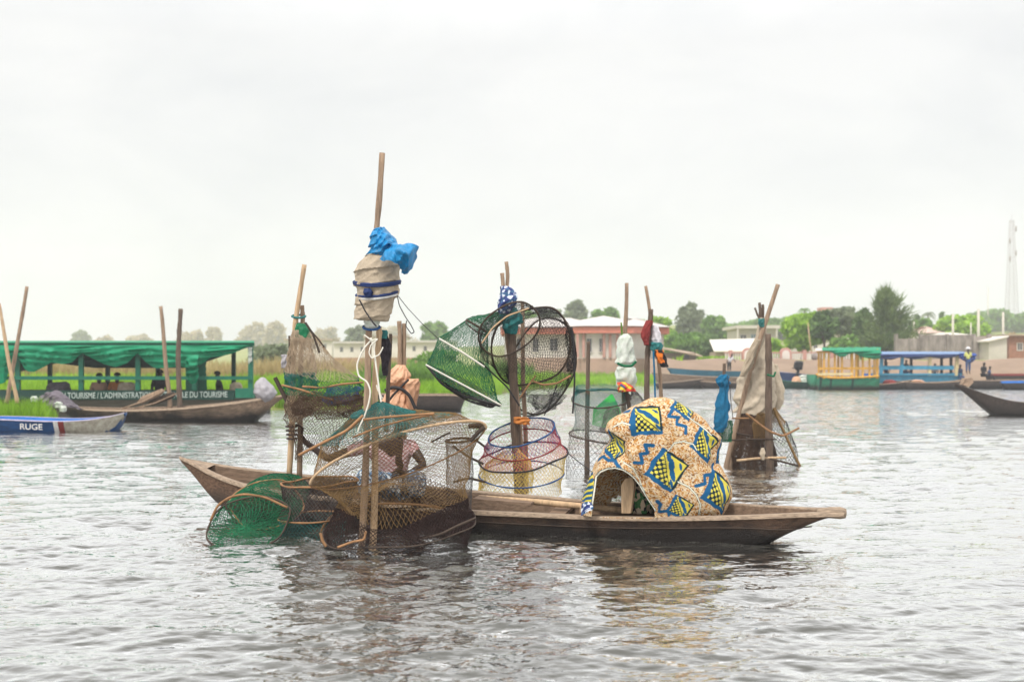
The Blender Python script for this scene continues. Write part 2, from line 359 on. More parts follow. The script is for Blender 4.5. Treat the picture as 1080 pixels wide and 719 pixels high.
# ------------------------------------------------------------------ water
def make_water():
    rows = [-60, -25, -8, 0, 3, 4.5]
    y = 5.5
    while y < 125:
        rows.append(y); y += min(0.26, max(0.016, y * y / 1920 * 0.62))
    rows += [125, 160]
    rows = np.array(rows)
    s = np.concatenate([[-30, -10, -4, -2, -1.2, -0.8], np.linspace(-0.62, 0.62, 860), [0.8, 1.2, 2, 4, 10, 30]])
    Y = np.repeat(rows[:, None], len(s), 1)
    X = s[None] * np.maximum(rows, 5)[:, None]
    dY = np.gradient(rows); sp = np.maximum(dY, 1.24 / 860 * np.maximum(rows, 5))
    Z = np.zeros_like(X)
    g = np.random.default_rng(11)
    n = 130
    lam = np.exp(g.uniform(math.log(0.09), math.log(1.25), n))
    ang = g.normal(math.radians(97), math.radians(32), n)
    for l, a in zip(lam, ang):
        k = 2 * math.pi / l
        amp = 0.0165 * l / math.sqrt(n) * (1.0 if l < 0.8 else 0.8 / l) * 1.9
        w = np.clip((l / sp - 2.2) / 2.0, 0, 1)[:, None]
        if w.max() <= 0: continue
        ph = k * (math.cos(a) * X + math.sin(a) * Y) + g.uniform(0, 6.28)
        ph = ph + 0.5 * np.sin(0.43 * k * (math.sin(a) * X - math.cos(a) * Y) + g.uniform(0, 6.28))
        Z += amp * w * (np.sin(ph) + 0.22 * np.sin(2 * ph + 1.57))
    # gusts: calmer and rougher patches
    pt = np.stack([X, Y, 0 * X], -1)
    Z *= 1.0 + 0.30 * sn(pt, 0.75, 5)
    Z[:, :6] = 0; Z[:, -6:] = 0; Z[:6] = 0; Z[-2:] = 0
    mb = MB(); mb.grid(np.stack([X, Y, Z], -1).transpose(1, 0, 2))
    m = bpy.data.materials.new('lagoon_water'); m.use_nodes = True
    t = m.node_tree; t.nodes.remove(t.nodes['Principled BSDF']); out = t.nodes['Material Output']
    g_ = t.nodes.new('ShaderNodeNewGeometry'); mp = t.nodes.new('ShaderNodeMapping'); mp.inputs['Scale'].default_value = (0.55, 1, 1)
    t.links.new(g_.outputs['Position'], mp.inputs[0])
    n1 = t.nodes.new('ShaderNodeTexNoise'); n1.inputs['Scale'].default_value = 2.6; n1.inputs['Detail'].default_value = 4; n1.inputs['Roughness'].default_value = 0.6
    n2 = t.nodes.new('ShaderNodeTexNoise'); n2.inputs['Scale'].default_value = 16; n2.inputs['Detail'].default_value = 3
    t.links.new(mp.outputs[0], n1.inputs['Vector']); t.links.new(mp.outputs[0], n2.inputs['Vector'])
    b1 = t.nodes.new('ShaderNodeBump'); b1.inputs['Strength'].default_value = 0.8; b1.inputs['Distance'].default_value = 0.06
    b2 = t.nodes.new('ShaderNodeBump'); b2.inputs['Strength'].default_value = 0.5; b2.inputs['Distance'].default_value = 0.006
    sx = t.nodes.new('ShaderNodeSeparateXYZ'); t.links.new(g_.outputs['Position'], sx.inputs[0]); dm = t.nodes.new('ShaderNodeMapRange')
    for k, v in (('From Min', 12), ('From Max', 45), ('To Min', 0.05), ('To Max', 0.16)): dm.inputs[k].default_value = v
    t.links.new(sx.outputs['Y'], dm.inputs['Value']); t.links.new(dm.outputs[0], b1.inputs['Distance'])
    t.links.new(n1.outputs['Fac'], b1.inputs['Height']); t.links.new(n2.outputs['Fac'], b2.inputs['Height'])
    t.links.new(b1.outputs[0], b2.inputs['Normal'])
    fr = t.nodes.new('ShaderNodeFresnel'); fr.inputs['IOR'].default_value = 1.33; mr = t.nodes.new('ShaderNodeMapRange')
    mr.interpolation_type = 'SMOOTHSTEP'
    for k, v in (('From Min', 0.015), ('From Max', 0.30), ('To Min', 0.05), ('To Max', 0.94)): mr.inputs[k].default_value = v
    di = t.nodes.new('ShaderNodeBsdfDiffuse'); di.inputs['Color'].default_value = (*WATER_COL, 1)
    gl = t.nodes.new('ShaderNodeBsdfGlossy'); gl.inputs['Roughness'].default_value = 0.025; gl.inputs['Color'].default_value = (1, 1, 1, 1)
    mx = t.nodes.new('ShaderNodeMixShader')
    for n_ in (fr, di, gl): t.links.new(b2.outputs[0], n_.inputs['Normal'])
    t.links.new(fr.outputs[0], mr.inputs['Value']); t.links.new(mr.outputs[0], mx.inputs[0]); t.links.new(di.outputs[0], mx.inputs[1]); t.links.new(gl.outputs[0], mx.inputs[2])
    t.links.new(mx.outputs[0], out.inputs['Surface'])
    o = mb.build('water', m, origin=(0, 0, 0)); tag(o, 'rippled grey lagoon water', None, None, 'structure')
WATER_COL = (0.056, 0.055, 0.046)
make_water()

# ------------------------------------------------------------------ ground: one sheet, lagoon bed, shore, hills
SHX = [-400, -14, -3.4, -1.9, 1.25, 5.7, 12, 60, 400]
SHY = [40.5, 40.5, 41.5, 56, 75, 86, 89, 89, 80]
def ground_z(x, Y):
    x = np.asarray(x, float); Y = np.asarray(Y, float)
    d = Y - np.interp(x, SHX, SHY)
    marsh = np.interp(d, [-3, -0.6, 0.8, 6, 30, 60, 200], [-1.3, -0.35, 0.28, 0.42, 0.6, 0.9, 2.0])
    bank = np.interp(d, [-3, -0.4, 2.0, 3.4, 4.2, 60, 200], [-1.3, -0.3, 0.25, 0.35, 2.0, 2.4, 4.0])
    w = np.clip((x - 11) / 3, 0, 1)
    z = marsh * (1 - w) + bank * w
    hill = 15 * np.exp(-(((x - 190) / 70) ** 2 + ((Y - 400) / 90) ** 2)) + 8 * np.exp(-(((x - 60) / 60) ** 2 + ((Y - 330) / 80) ** 2)) + 6 * np.exp(-(((x + 60) / 160) ** 2 + ((Y - 420) / 90) ** 2))
    return z + hill * np.clip((d - 20) / 40, 0, 1) + 0.04 * np.sin(x * 1.7) * np.sin(Y * 1.3) * (d > 0)
xs = np.unique(np.concatenate([np.linspace(-900, -60, 40), np.linspace(-60, 90, 220), np.linspace(90, 900, 50)]))
ys = np.unique(np.concatenate([[-60, 0, 25], np.linspace(36, 110, 260), np.linspace(110, 500, 120), np.linspace(500, 1400, 12)]))
gx, gy = np.meshgrid(xs, ys, indexing='ij')
mb = MB(); mb.grid(np.stack([gx, gy, ground_z(gx, gy)], -1))
M['soil'] = mat('soil', C(140, 128, 84), 0.95, 0.25, 0.3, col2=C(150, 168, 80))
tag(mb.build('ground', M['soil'], origin=(0, 0, 0)), 'low marshy shore and rising land', None, None, 'structure')
def gpt(px, Y):
    x = (px - CX) * Y / F
    return np.array((x, Y, float(ground_z(x, Y))))

# ------------------------------------------------------------------ grass and reeds
def blades(mb, x, y, z, h, w, g, lean=0.25):
    n = len(x); a = g.uniform(0, 6.28, n); l = g.normal(0, lean, (n, 2)) * h[:, None]
    base = np.stack([x, y, z], -1); d = np.stack([np.cos(a), np.sin(a), 0 * a], -1) * w[:, None]
    mid = base + np.stack([l[:, 0] * 0.35, l[:, 1] * 0.35, h * 0.6], -1)
    tip = base + np.stack([l[:, 0], l[:, 1], h], -1)
    V = np.stack([base - d, base + d, mid + d * 0.7, mid - d * 0.7, tip], 1).reshape(-1, 3)
    i = np.arange(n)[:, None] * 5
    mb.add(V, i + np.array([0, 1, 2, 3]), i + np.array([3, 2, 4]))
def grass_field(name, label, m, n, pxr, dr, hr, w, seed):
    g = np.random.default_rng(seed); mb = MB()
    px = g.uniform(*pxr, n * 2); d = dr[0] + (dr[1] - dr[0]) * g.uniform(0, 1, n * 2) ** 1.5
    x = (px - CX) * 50 / F
    for _ in range(6):
        Y = np.interp(x, SHX, SHY) + d; x = (px - CX) * Y / F
    z = ground_z(x, Y); k = np.where(z > 0.02)[0][:n]
    x, Y, z = x[k], Y[k], z[k]
    pn = sn(np.stack([x, Y, 0 * x], -1), 0.8, seed + 1)
    h = g.uniform(*hr, len(x)) * (1 + 0.22 * pn)
    blades(mb, x, Y, z - 0.05, h, w * (0.6 + 0.8 * g.uniform(size=len(x))) * (Y / 45), g)
    return tag(mb.build(name, m, origin=(0, 0, 0)), label, None, None, 'stuff')
grass_field('grass', 'bright green marsh grass along the shore', M['grass'], 52000, (-190, 720), (0.1, 26), (0.32, 0.75), 0.02, 3)
grass_field('reeds', 'dry straw coloured reeds behind the green grass', M['reed'], 16000, (-180, 420), (26, 40), (0.7, 1.5), 0.022, 4)
grass_field('weeds', 'taller green weeds along the shore behind the net traps', M['l_mid'], 7000, (385, 560), (9, 18), (0.7, 1.3), 0.03, 6)
# grass tuft bank behind the blue canoe at the left edge
g = np.random.default_rng(9); mb = MB(); n = 5200
px = g.uniform(-120, 70, n); Y = g.uniform(28.6, 32.6, n); x = (px - CX) * Y / F
k = (px < 62 - 4.0 * (32.6 - Y))
x, Y, px = x[k], Y[k], px[k]
blades(mb, x, Y, np.full(len(x), -0.05), g.uniform(0.35, 0.85, len(x)) * np.clip((75 - px) / 30, 0.45, 1), np.full(len(x), 0.014), g, 0.2)
tag(mb.build('grass_tuft', M['grass'], origin=(0, 0, 0)), 'tuft of green grass behind the blue canoe', None, None, 'stuff')

# ------------------------------------------------------------------ trees
def leaf_cloud(mb, cen, rad, n, size, g, flat=0.8):
    """n leaf faces spread through an uneven cluster"""
    d = g.normal(size=(n, 3)); d /= np.linalg.norm(d, axis=1)[:, None]
    r = g.uniform(0.35, 1.08, n) ** 0.6
    p = cen + d * r[:, None] * np.asarray(rad) * (1 + 0.25 * sn(d, 3.0, int(g.integers(9999))))[:, None]
    a = g.normal(size=(n, 3)); a[:, 2] *= flat; a /= np.linalg.norm(a, axis=1)[:, None]
    b = np.cross(a, g.normal(size=(n, 3))); b /= np.linalg.norm(b, axis=1)[:, None]
    s = size * g.uniform(0.5, 1.3, n)[:, None]
    V = np.stack([p - a * s, p + b * s * 0.55, p + a * s, p - b * s * 0.55], 1).reshape(-1, 3)
    mb.add(V, np.arange(n)[:, None] * 4 + np.array([0, 1, 2, 3]))
def tree(name, label, px, Y, top, wpx, m, seed, crown_from=0.3, n=3000, cat='tree', clumps=11, lean=0.0, group='trees beyond the shore', leaf=0.014):
    g = np.random.default_rng(seed); base = gpt(px, Y); ht = HC + (YH - top) * Y / F - base[2]; wd = wpx * Y / F
    t = thing(name, label, cat, base, group)
    tr = MB(); zs = np.linspace(0, ht * (crown_from + 0.3), 6)
    bend = np.stack([lean * zs + 0.04 * ht * np.sin(zs / ht * 4 + seed), 0.03 * ht * np.sin(zs / ht * 5), zs - 0.2], -1) + base
    tr.tube(bend, np.linspace(0.035, 0.018, 6) * ht ** 0.9, 7)
    cr = MB()
    for i in range(clumps):
        u = (i + 0.5) / clumps; zz = ht * (crown_from + (1 - crown_from) * (0.1 + 0.82 * u))
        prof = math.sin(math.pi * (0.16 + 0.74 * u)) ** 0.8; a = i * 2.4 + g.uniform(0, 1)
        rr = wd / 2 * prof * g.uniform(0.35, 0.72)
        c = bend[-1] * 0 + base + np.array((lean * zz + math.cos(a) * rr, math.sin(a) * rr, zz))
        rad = np.array((wd * 0.24, wd * 0.24, ht * (1 - crown_from) * 0.2)) * g.uniform(0.7, 1.2) * (0.6 + 0.5 * prof)
        leaf_cloud(cr, c, rad, n // clumps, max(0.1, leaf * ht + 0.0022 * Y), g)
        st = bend[min(5, 2 + i % 4)]
        tr.tube(np.array([st, st * 0.5 + c * 0.5 + np.array((0, 0, 0.05 * ht)), c]), np.array([0.014, 0.009, 0.004]) * ht, 5)
    tr.build('trunk', M['bark'], t); cr.build('crown', M[m], t, smooth=False)
    return t
def palm(name, label, px, Y, top, wpx, seed, fr=16, m='l_mid'):
    g = np.random.default_rng(seed); base = gpt(px, Y); ht = HC + (YH - top) * Y / F - base[2]; rad = wpx * Y / F / 2
    t = thing(name, label, 'palm tree', base, 'trees beyond the shore')
    hz = ht - rad * 0.5; zs = np.linspace(0, hz, 7)
    p = base + np.stack([0.03 * zs * np.sin(zs / ht * 2 + seed), 0 * zs, zs - 0.1], -1)
    MB().tube(p, np.linspace(0.26, 0.15, 7) * (ht / 9) ** 0.5, 7).build('trunk', M['bark'], t)
    cr = MB(); top_p = p[-1]
    for i in range(fr):
        a = i * 2.399; el = g.uniform(-0.2, 1.2); u = np.linspace(0, 1, 9)
        d = np.array((math.cos(a), math.sin(a), 0))
        sp = top_p + d * (u * rad * math.cos(el * 0.6))[:, None] + np.array((0, 0, 1.0)) * ((math.sin(el) * u - (0.75 + 0.3 * math.sin(el)) * u ** 2.2) * rad)[:, None]
        sd = np.array((-d[1], d[0], 0))
        for sgn in (-1, 1):
            for k in range(1, 9):
                q = sp[k]; e = q + sgn * sd * rad * 0.24 * (1.1 - u[k] * 0.7) + np.array((0, 0, -rad * 0.16)) + d * rad * 0.08
                w = (sp[k] - sp[k - 1]) * 0.45
                cr.add([q - w, q + w, e], tris=[(0, 1, 2)])
        cr.tube(sp, 0.02, 4)
    cr.build('crown', M[m], t, smooth=False)
def casuarina(px, Y, top, wpx, seed, label):
    g = np.random.default_rng(seed); base = gpt(px, Y); ht = HC + (YH - top) * Y / F - base[2]; wd = wpx * Y / F
    t = thing('casuarina_tree', label, 'tree', base, 'trees beyond the shore')
    tr = MB(); tr.tube(base + np.array([(0, 0, -0.2), (0.05, 0, ht * .4), (0, 0.05, ht * .75), (0.1, 0, ht * .95)]), [0.2, 0.15, 0.09, 0.03], 8)
    cr = MB()
    for i in range(78):
        u = g.uniform(0.1, 0.97); a = g.uniform(0, 6.28); prof = min(1, (1 - u) * 1.5 + 0.16) * (0.75 + 0.25 * min(1, u * 4))
        st = base + np.array((0, 0, ht * u * 0.93)); rr = wd / 2 * prof * g.uniform(0.35, 1.25)
        en = st + np.array((math.cos(a) * rr, math.sin(a) * rr, ht * g.uniform(0.03, 0.17)))
        tr.tube(np.array([st, (st + en) / 2 + np.array((0, 0, -0.1)), en]), [0.045, 0.03, 0.01], 4)
        n = 130; k = g.uniform(0.25, 1.05, n)[:, None]; p = st + (en - st) * k + g.normal(0, 0.22, (n, 3))
        d = (en - st) / np.linalg.norm(en - st) * 0.35 + g.normal(0, 0.3, (n, 3)) + np.array((0, 0, 0.35)); d *= g.uniform(0.5, 1.1, n)[:, None]
        s = np.cross(d, g.normal(size=(n, 3))); s *= 0.05 / np.linalg.norm(s, axis=1)[:, None]
        cr.add(np.stack([p - s, p + s, p + d], 1).reshape(-1, 3), tris=np.arange(n)[:, None] * 3 + np.array([0, 1, 2]))
    tr.build('trunk', M['bark'], t); cr.build('crown', M['l_cas'], t, smooth=False)

casuarina(935, 108, 311, 56, 21, 'tall dark feathery casuarina above the blue tour boat')
tree('broad_tree', 'bushy light green tree on a bare stem in front of the pink balustrade villa', 846, 112, 333, 44, 'l_bright', 31, 0.25, 4200)
tree('leaning_tree', 'narrow dark tree with a bare trunk beside the white villa', 868, 110, 328, 26, 'l_dark', 32, 0.45, 2200)
tree('drooping_tree', 'grey green umbrella shaped tree with drooping boughs beside the villa', 888, 122, 325, 40, 'l_grey', 33, 0.5, 2400)
tree('shrub', 'low green shrub in front of the drooping tree', 888, 107, 356, 44, 'l_mid', 34, 0.05, 1500, cat='bush')
tree('small_tree', 'small dark round tree touching the casuarina on its left', 910, 112, 328, 22, 'l_dark', 35, 0.3, 1800)
palm('palm_tree', 'small lone palm standing above the roofs by the light green bushy tree', 850, 190, 322, 16, 41)
tree('tall_tree', 'tall pale double crowned tree above the brown sheet shed', 725, 190, 321, 26, 'l_grey', 36, 0.2, 2400)
tree('tall_tree', 'slim pale tree just beside the tall double crowned one', 737, 200, 328, 16, 'l_grey', 37, 0.2, 1600)
tree('round_tree', 'wide rounded green tree between the shed and the flat roofed building', 753, 175, 334, 34, 'l_mid', 38, 0.1, 3000)
tree('bright_tree', 'bright yellow green tree behind the two poles with rags', 690, 135, 336, 52, 'l_bright', 39, 0.15, 3600)
tree('shrub', 'leafy green bush above the brown sheet shed', 722, 130, 352, 54, 'l_mid', 40, 0.05, 2600, cat='bush')
tree('shrub', 'dark green bush left of the low white roof', 748, 125, 356, 24, 'l_dark', 43, 0.05, 1600, cat='bush')
tree('shrub', 'yellow green weeds and bush at the foot of the low white roof', 762, 98, 377, 60, 'l_bright', 44, 0.0, 1500, cat='bush')
tree('feathery_tree', 'feathery tree standing over the ridge of the coral trimmed house', 607, 210, 318, 26, 'l_grey', 45, 0.4, 1700)
tree('feathery_tree', 'pale low tree over the left part of the coral trimmed house', 580, 220, 328, 40, 'l_grey', 46, 0.2, 1800)
tree('round_tree', 'flat crowned darker tree over the right part of the coral trimmed house', 640, 190, 326, 42, 'l_mid', 47, 0.35, 2600)
tree('round_tree', 'small green tree seen through the black barrel net', 555, 170, 330, 36, 'l_mid', 48, 0.2, 2000)
tree('round_tree', 'grey green round tree left of the green net wedge', 458, 240, 340, 34, 'l_mid', 49, 0.2, 2200)
tree('round_tree', 'pale green tree behind the white cords of the tall stake', 378, 250, 345, 36, 'l_grey', 50, 0.2, 1800)
far = [(85, 350, 22, 'l_grey', 'faint tree over the green tarpaulin near its left end'), (112, 356, 26, 'l_dry', 'low faint bush just past the first tree over the tarpaulin'),
       (150, 354, 30, 'l_dry', 'faint brownish tree between the two slanting poles and the upright ones'), (203, 350, 34, 'l_dry', 'faint brown tree right behind the pair of bare upright poles'),
       (226, 346, 18, 'l_dry', 'slim faint tree over the right part of the tarpaulin'), (268, 343, 40, 'l_dry', 'broad faint brown tree over the end of the tarpaulin roof'),
       (291, 340, 22, 'l_dry', 'tall faint brown tree left of the bent stake'), (345, 346, 34, 'l_dry', 'faint brown tree between the bent stake and the tall wrapped stake'),
       (412, 345, 46, 'l_dry', 'faint brown tree behind the split stake')]
for i, (px, top, w, m, lb) in enumerate(far):
    tree('distant_tree', lb, px, 520 + 30 * (i % 3), top, w, m, 60 + i, 0.15, 1300, group='faint trees on the far left skyline')
tree('shrub', 'green bush on the grass left of the bent stake', 286, 88, 363, 52, 'l_grey', 71, 0.0, 1800, cat='bush')
tree('shrub', 'dark green bush behind the orange bag and the black net', 462, 72, 371, 60, 'l_mid', 72, 0.0, 2200, cat='bush')
tree('shrub', 'pale green bush below the flat roofed building', 815, 104, 358, 26, 'l_bright', 73, 0.05, 1200, cat='bush')
# trees and hill at the right
tree('canopy_tree', 'wide bright green tree above the grey block wall', 1014, 150, 334, 54, 'l_bright', 74, 0.25, 3400)
tree('round_tree', 'round green tree behind the grey wall left of the pink roofs', 972, 160, 338, 32, 'l_mid', 75, 0.2, 2200)
palm('palm_tree', 'round headed palm above the pale roofs right of the casuarina', 979, 230, 326, 18, 42, 22, 'l_grey')
palm('palm_tree', 'dark palm at the right edge beside the mast', 1076, 115, 348, 26, 43, 18, 'l_mid')
tree('bare_tree', 'thin brown shrub before the gate house at the right', 1065, 105, 352, 22, 'l_dry', 76, 0.2, 500, cat='bush')
tree('cypress_tree', 'thin dark cypress left of the round headed palm', 967, 190, 332, 5, 'l_dark', 77, 0.05, 700)
tree('cypress_tree', 'thin dark cypress right of the round headed palm', 993, 190, 331, 5, 'l_dark', 78, 0.05, 700)
for i, (px, top, w, lb) in enumerate([(1030, 330, 34, 'green hillside tree left of the mast'), (1052, 327, 36, 'green hillside tree just left of the mast foot'), (1078, 331, 36, 'green hillside tree right of the mast'),
                                      (1040, 341, 40, 'lower green hillside tree under the hilltop'), (1010, 342, 30, 'green hillside tree behind the bright canopy'), (1064, 342, 34, 'lower green hillside tree below the mast')]):
    tree('hillside_tree', lb, px, 330 + 10 * (i % 2), top, w, 'l_mid', 80 + i, 0.05, 1800, group='trees on the hill at the right')
for i, (px, top, w, lb) in enumerate([(780, 342, 60, 'low green trees behind the flat roofed building'), (800, 338, 44, 'dark green tree rising over the flat roofed building'), (825, 336, 60, 'pale green tree line left of the lone small palm')]):
    tree('distant_tree', lb, px, 260, top, w, 'l_mid', 90 + i, 0.1, 2000)

# ------------------------------------------------------------------ buildings
def P3(px0, px1, y0, y1, Y, depth):
    """box spanning photo columns and rows at distance Y"""
    a, b = W(px0, y1, Y), W(px1, y0, Y)
    return (a[0], Y, a[2]), (b[0], Y + depth, b[2])
def win(t, mb_args, Y, frame=M['wall_white'], glass=M['glass_dark'], name='window', fr=0.06):
    x0, x1, y0, y1 = mb_args; lo, hi = P3(x0, x1, y0, y1, Y, 0)
    f = MB(); w = hi[0] - lo[0]; h = hi[2] - lo[2]
    f.box((lo[0] - fr, Y - .07, lo[2] - fr), (lo[0], Y - .002, hi[2] + fr)); f.box((hi[0], Y - .07, lo[2] - fr), (hi[0] + fr, Y - .002, hi[2] + fr))
    f.box((lo[0], Y - .07, hi[2]), (hi[0], Y - .002, hi[2] + fr)); f.box((lo[0], Y - .07, lo[2] - fr), (hi[0], Y - .002, lo[2]))
    f.box((lo[0] + w * .47, Y - .06, lo[2]), (lo[0] + w * .53, Y - .012, hi[2]))
    fo = f.build(name, frame, t, False)
    MB().box((lo[0], Y - .03, lo[2]), (hi[0], Y - .008, hi[2])).build('pane', glass, fo, False)

# coral-trimmed house with a bay
t = thing('bungalow', 'white bungalow with coral eaves and pale sheet roof behind the net traps', 'house', gpt(640, 100))
Y = 100.0
b = MB(); lo, hi = P3(532, 607, 352, 392, Y, 9); b.box(lo, hi)
cx, _, _ = W(630, 0, Y); R = 3.9
def octo(cx, cy, r, z0, z1):
    a = np.arange(8) * math.pi / 4 + math.pi / 8
    p = np.stack([cx + r * np.cos(a), cy + r * np.sin(a), np.full(8, z0)], -1)
    return p, (0, 0, z1 - z0)
z0, z1 = W(0, 396, Y)[2] - .6, W(0, 352, Y)[2]
b.prism(*octo(cx + .8, Y + 3.0, R + .9, z0, z1)); lo, hi = P3(655, 700, 352, 392, Y + 1, 8); b.box(lo, hi)
b.build('wall', M['wall_white'], t, False)
pl = MB(); pl.box(P3(531, 606.5, 377, 398, Y - .06, 8)[0], P3(531, 606.5, 377, 398, Y - .06, 8)[1]); pl.prism(*octo(cx + .8, Y + 3.0, R + .98, z0 - .3, W(0, 378, Y)[2])); lo, hi = P3(655, 701, 377, 400, Y + .9, 8); pl.box(lo, hi)
pl.build('plinth', mat('plinth_rose', C(190, 158, 140), 0.9, 0.12, 1.2), t, False)
e = MB(); lo, hi = P3(528, 606, 345.5, 352, Y - .7, 10); e.box(lo, hi); e.prism(*octo(cx + .8, Y + 3.0, R + 1.7, W(0, 352, Y)[2] + .01, W(0, 345.5, Y)[2] + .02)); lo, hi = P3(655, 706, 345.5, 352, Y + .3, 9); e.box(lo, (hi[0], hi[1], hi[2] - .01))
e.build('eaves', M['coral'], t, False)
r = MB(); zr = W(0, 345.5, Y)[2] + .06; zt = W(0, 333, Y)[2]
def hip(mb, x0, x1, y0, y1, z, zt, ins):
    mb.add([(x0, y0, z), (x1, y0, z), (x1, y1, z), (x0, y1, z), (x0 + ins, (y0 + y1) / 2, zt), (x1 - ins, (y0 + y1) / 2, zt)], [(0, 1, 5, 4), (2, 3, 4, 5), (3, 2, 1, 0)], [(1, 2, 5), (3, 0, 4)])
hip(r, W(527, 0, Y)[0], W(640, 0, Y)[0], Y - 1.0, Y + 10, zr, zt, 3); hip(r, W(640, 0, Y)[0], W(707, 0, Y)[0], Y - .4, Y + 10, zr + .005, zt, 3.2)
po, d = octo(cx + .8, Y + 3.0, R + 1.95, zr + .02, zr + .03); ap = np.array([[cx + .8, Y + 3.2, zt + .15]]); r.add(np.vstack([po, ap]), None, [(i, (i + 1) % 8, 8) for i in range(8)])
r.build('roof', M['roof_sheet'], t, False)
for px in (609, 615.5, 637, 643.5, 651): MB().bar(W(px, 377, Y - 1.55), W(px, 352, Y - 1.55), .22, .22).build('column', M['rose'], t, False)
for a in ((619, 624, 357, 371), (632, 636.5, 357, 371)): win(t, a, Y - 1.49)
for a in ((545, 553, 357, 370), (562, 568, 357, 371), (580, 588, 357, 370)): win(t, a, Y)
win(t, (667, 674, 357, 372), Y + 1, glass=M['l_dark'])

# flat-roofed building
t = thing('flat_roofed_building', 'two storey concrete building with flat overhanging roof and two windows', 'building', gpt(800, 150)); Y = 150.0
MB().box(*P3(779, 819, 346.5, 385, Y, 8)).build('wall', M['wall_pale'], t, False)
MB().box(*P3(776.5, 823, 343, 346.3, Y - .9, 10)).build('roof', M['wall_pale'], t, False)
[MB().box(*P3(a, a + 1.6, 346.3, 372, Y - .85, .25)).build('column', M['wall_pale'], t, False) for a in (777.5, 800.5, 818.5)]
win(t, (781, 787, 353, 358), Y); win(t, (792, 797.5, 352.5, 358.5), Y, glass=M['glass_blue']); win(t, (807, 812, 353, 358.5), Y)
# low white roof
t = thing('low_house', 'long low house with a plain off white lean roof beside the flat roofed building', 'house', gpt(780, 120)); Y = 120.0
MB().box(*P3(755, 803, 371, 388, Y, 6)).build('wall', mat('wall_tan', C(178, 156, 140), .9, .12, 1), t, False)
a, b2 = W(753, 371, Y - .4), W(806, 371, Y - .4); c_, d_ = W(806, 357, Y), W(755, 358.5, Y)
MB().prism([a, b2, c_ + np.array((0, 4, 0)), d_ + np.array((0, 4, 0))], (0, 0, .12)).build('roof', M['roof_white'], t, False)
# shed
t = thing('shed', 'low brown shed with a slanting sheet metal roof on the bank', 'shed', gpt(718, 95)); Y = 95.0
MB().box(*P3(697, 734, 372, 388, Y, 4)).build('wall', mat('shed_board', C(140, 122, 108), .9, .25, 3, stretch=(6, 1, 1)), t, False)
MB().prism([W(693, 367, Y - .5), W(741, 376.5, Y - .5), W(741, 372, Y - .5) + np.array((0, 4.5, 0)), W(693, 364, Y - .5) + np.array((0, 4.5, 0))], (0, 0, .09)).build('roof', M['roof_rust'], t, False)
MB().box(*P3(722, 727, 374.4, 378, Y - .03, .02)).build('window', M['glass_dark'], t, False)
# white villa behind the palms
t = thing('villa', 'white villa with a red topped roof terrace half hidden by trees', 'house', gpt(885, 135)); Y = 135.0
MB().box(*P3(848, 905, 352, 388, Y, 9)).build('wall', M['wall_white'], t, False)
MB().box(*P3(868, 886, 337, 351.7, Y + 1, 6)).build('upper_wall', M['wall_white'], t, False)
lo, hi = P3(845, 908, 349, 352, Y - .5, 10); r = MB(); hip(r, lo[0], hi[0], lo[1], hi[1], lo[2] + .05, hi[2] + 1.0, 3); r.build('roof', M['roof_white'], t, False)
MB().box(*P3(866.5, 878.5, 324, 328.5, Y + 2, 2)).build('tank', M['rose'], t, False)
MB().box(*P3(867.5, 877.5, 328.5, 337, Y + 2.2, 1.6)).build('tank_base', M['wall_pale'], t, False)
win(t, (872, 877, 352.5, 358), Y, glass=M['glass_blue']); win(t, (858, 862, 360, 367), Y)
# pink balustrade
t = thing('balustrade_fence', 'pink and white balustrade fence with arched panels on top of the bank', 'fence', gpt(835, 94.5)); Y = 94.5
b = MB(); b.box(*P3(764, 905, 379.5, 386, Y, .25)); b.build('base_wall', M['rose'], t, False)
b = MB(); b.box(*P3(764, 905, 371, 372.3, Y + .03, .18)); b.build('top_rail', M['rose'], t, False)
b = MB()
for px in np.arange(765, 905, 2.6): b.box(*P3(px, px + 1.3, 372.3, 379.5, Y + .06, .12))
b.build('baluster', M['wall_white'], t, False)
for px in (789, 829):
    a = np.linspace(0, math.pi, 9)
    arch = [W(px - 6, 381, Y - .1)] + [W(px - 6 * math.cos(u), 373 - 6.5 * math.sin(u), Y - .1) for u in a] + [W(px + 6, 381, Y - .1)]
    po = MB().prism(arch, (0, .4, 0)).build('arched_panel', M['rose'], t, False)
    arch = [W(px - 4, 380, Y - .13)] + [W(px - 4 * math.cos(u), 373.5 - 4.5 * math.sin(u), Y - .13) for u in a] + [W(px + 4, 380, Y - .13)]
    MB().prism(arch, (0, .028, 0)).build('inset', M['wall_white'], po, False)
for px in (771, 811, 849, 878):
    MB().box(*P3(px - 1.7, px + 1.7, 369, 381, Y - .08, .36)).build('post', M['rose'], t, False)
# earth embankment wall
mb = MB(); n = 60
for k in range(n):
    x0, x1 = 10.8 + k * 60 / n, 10.8 + (k + 1) * 60 / n
    h = 2.05 + .1 * math.sin(k * 1.3) + .05 * math.sin(k * 3.7); h2 = 2.05 + .1 * math.sin((k + 1) * 1.3) + .05 * math.sin((k + 1) * 3.7)
    mb.add([(x0, 91.9, 0), (x1, 91.9, 0), (x1, 92.3, h2), (x0, 92.3, h), (x0, 94, h + .03), (x1, 94, h2 + .03)], [(0, 1, 2, 3), (3, 2, 5, 4)])
tag(mb.build('embankment', M['earth_wall'], origin=(0, 0, 0)), 'reddish earth bank along the far shore', None, None, 'structure')
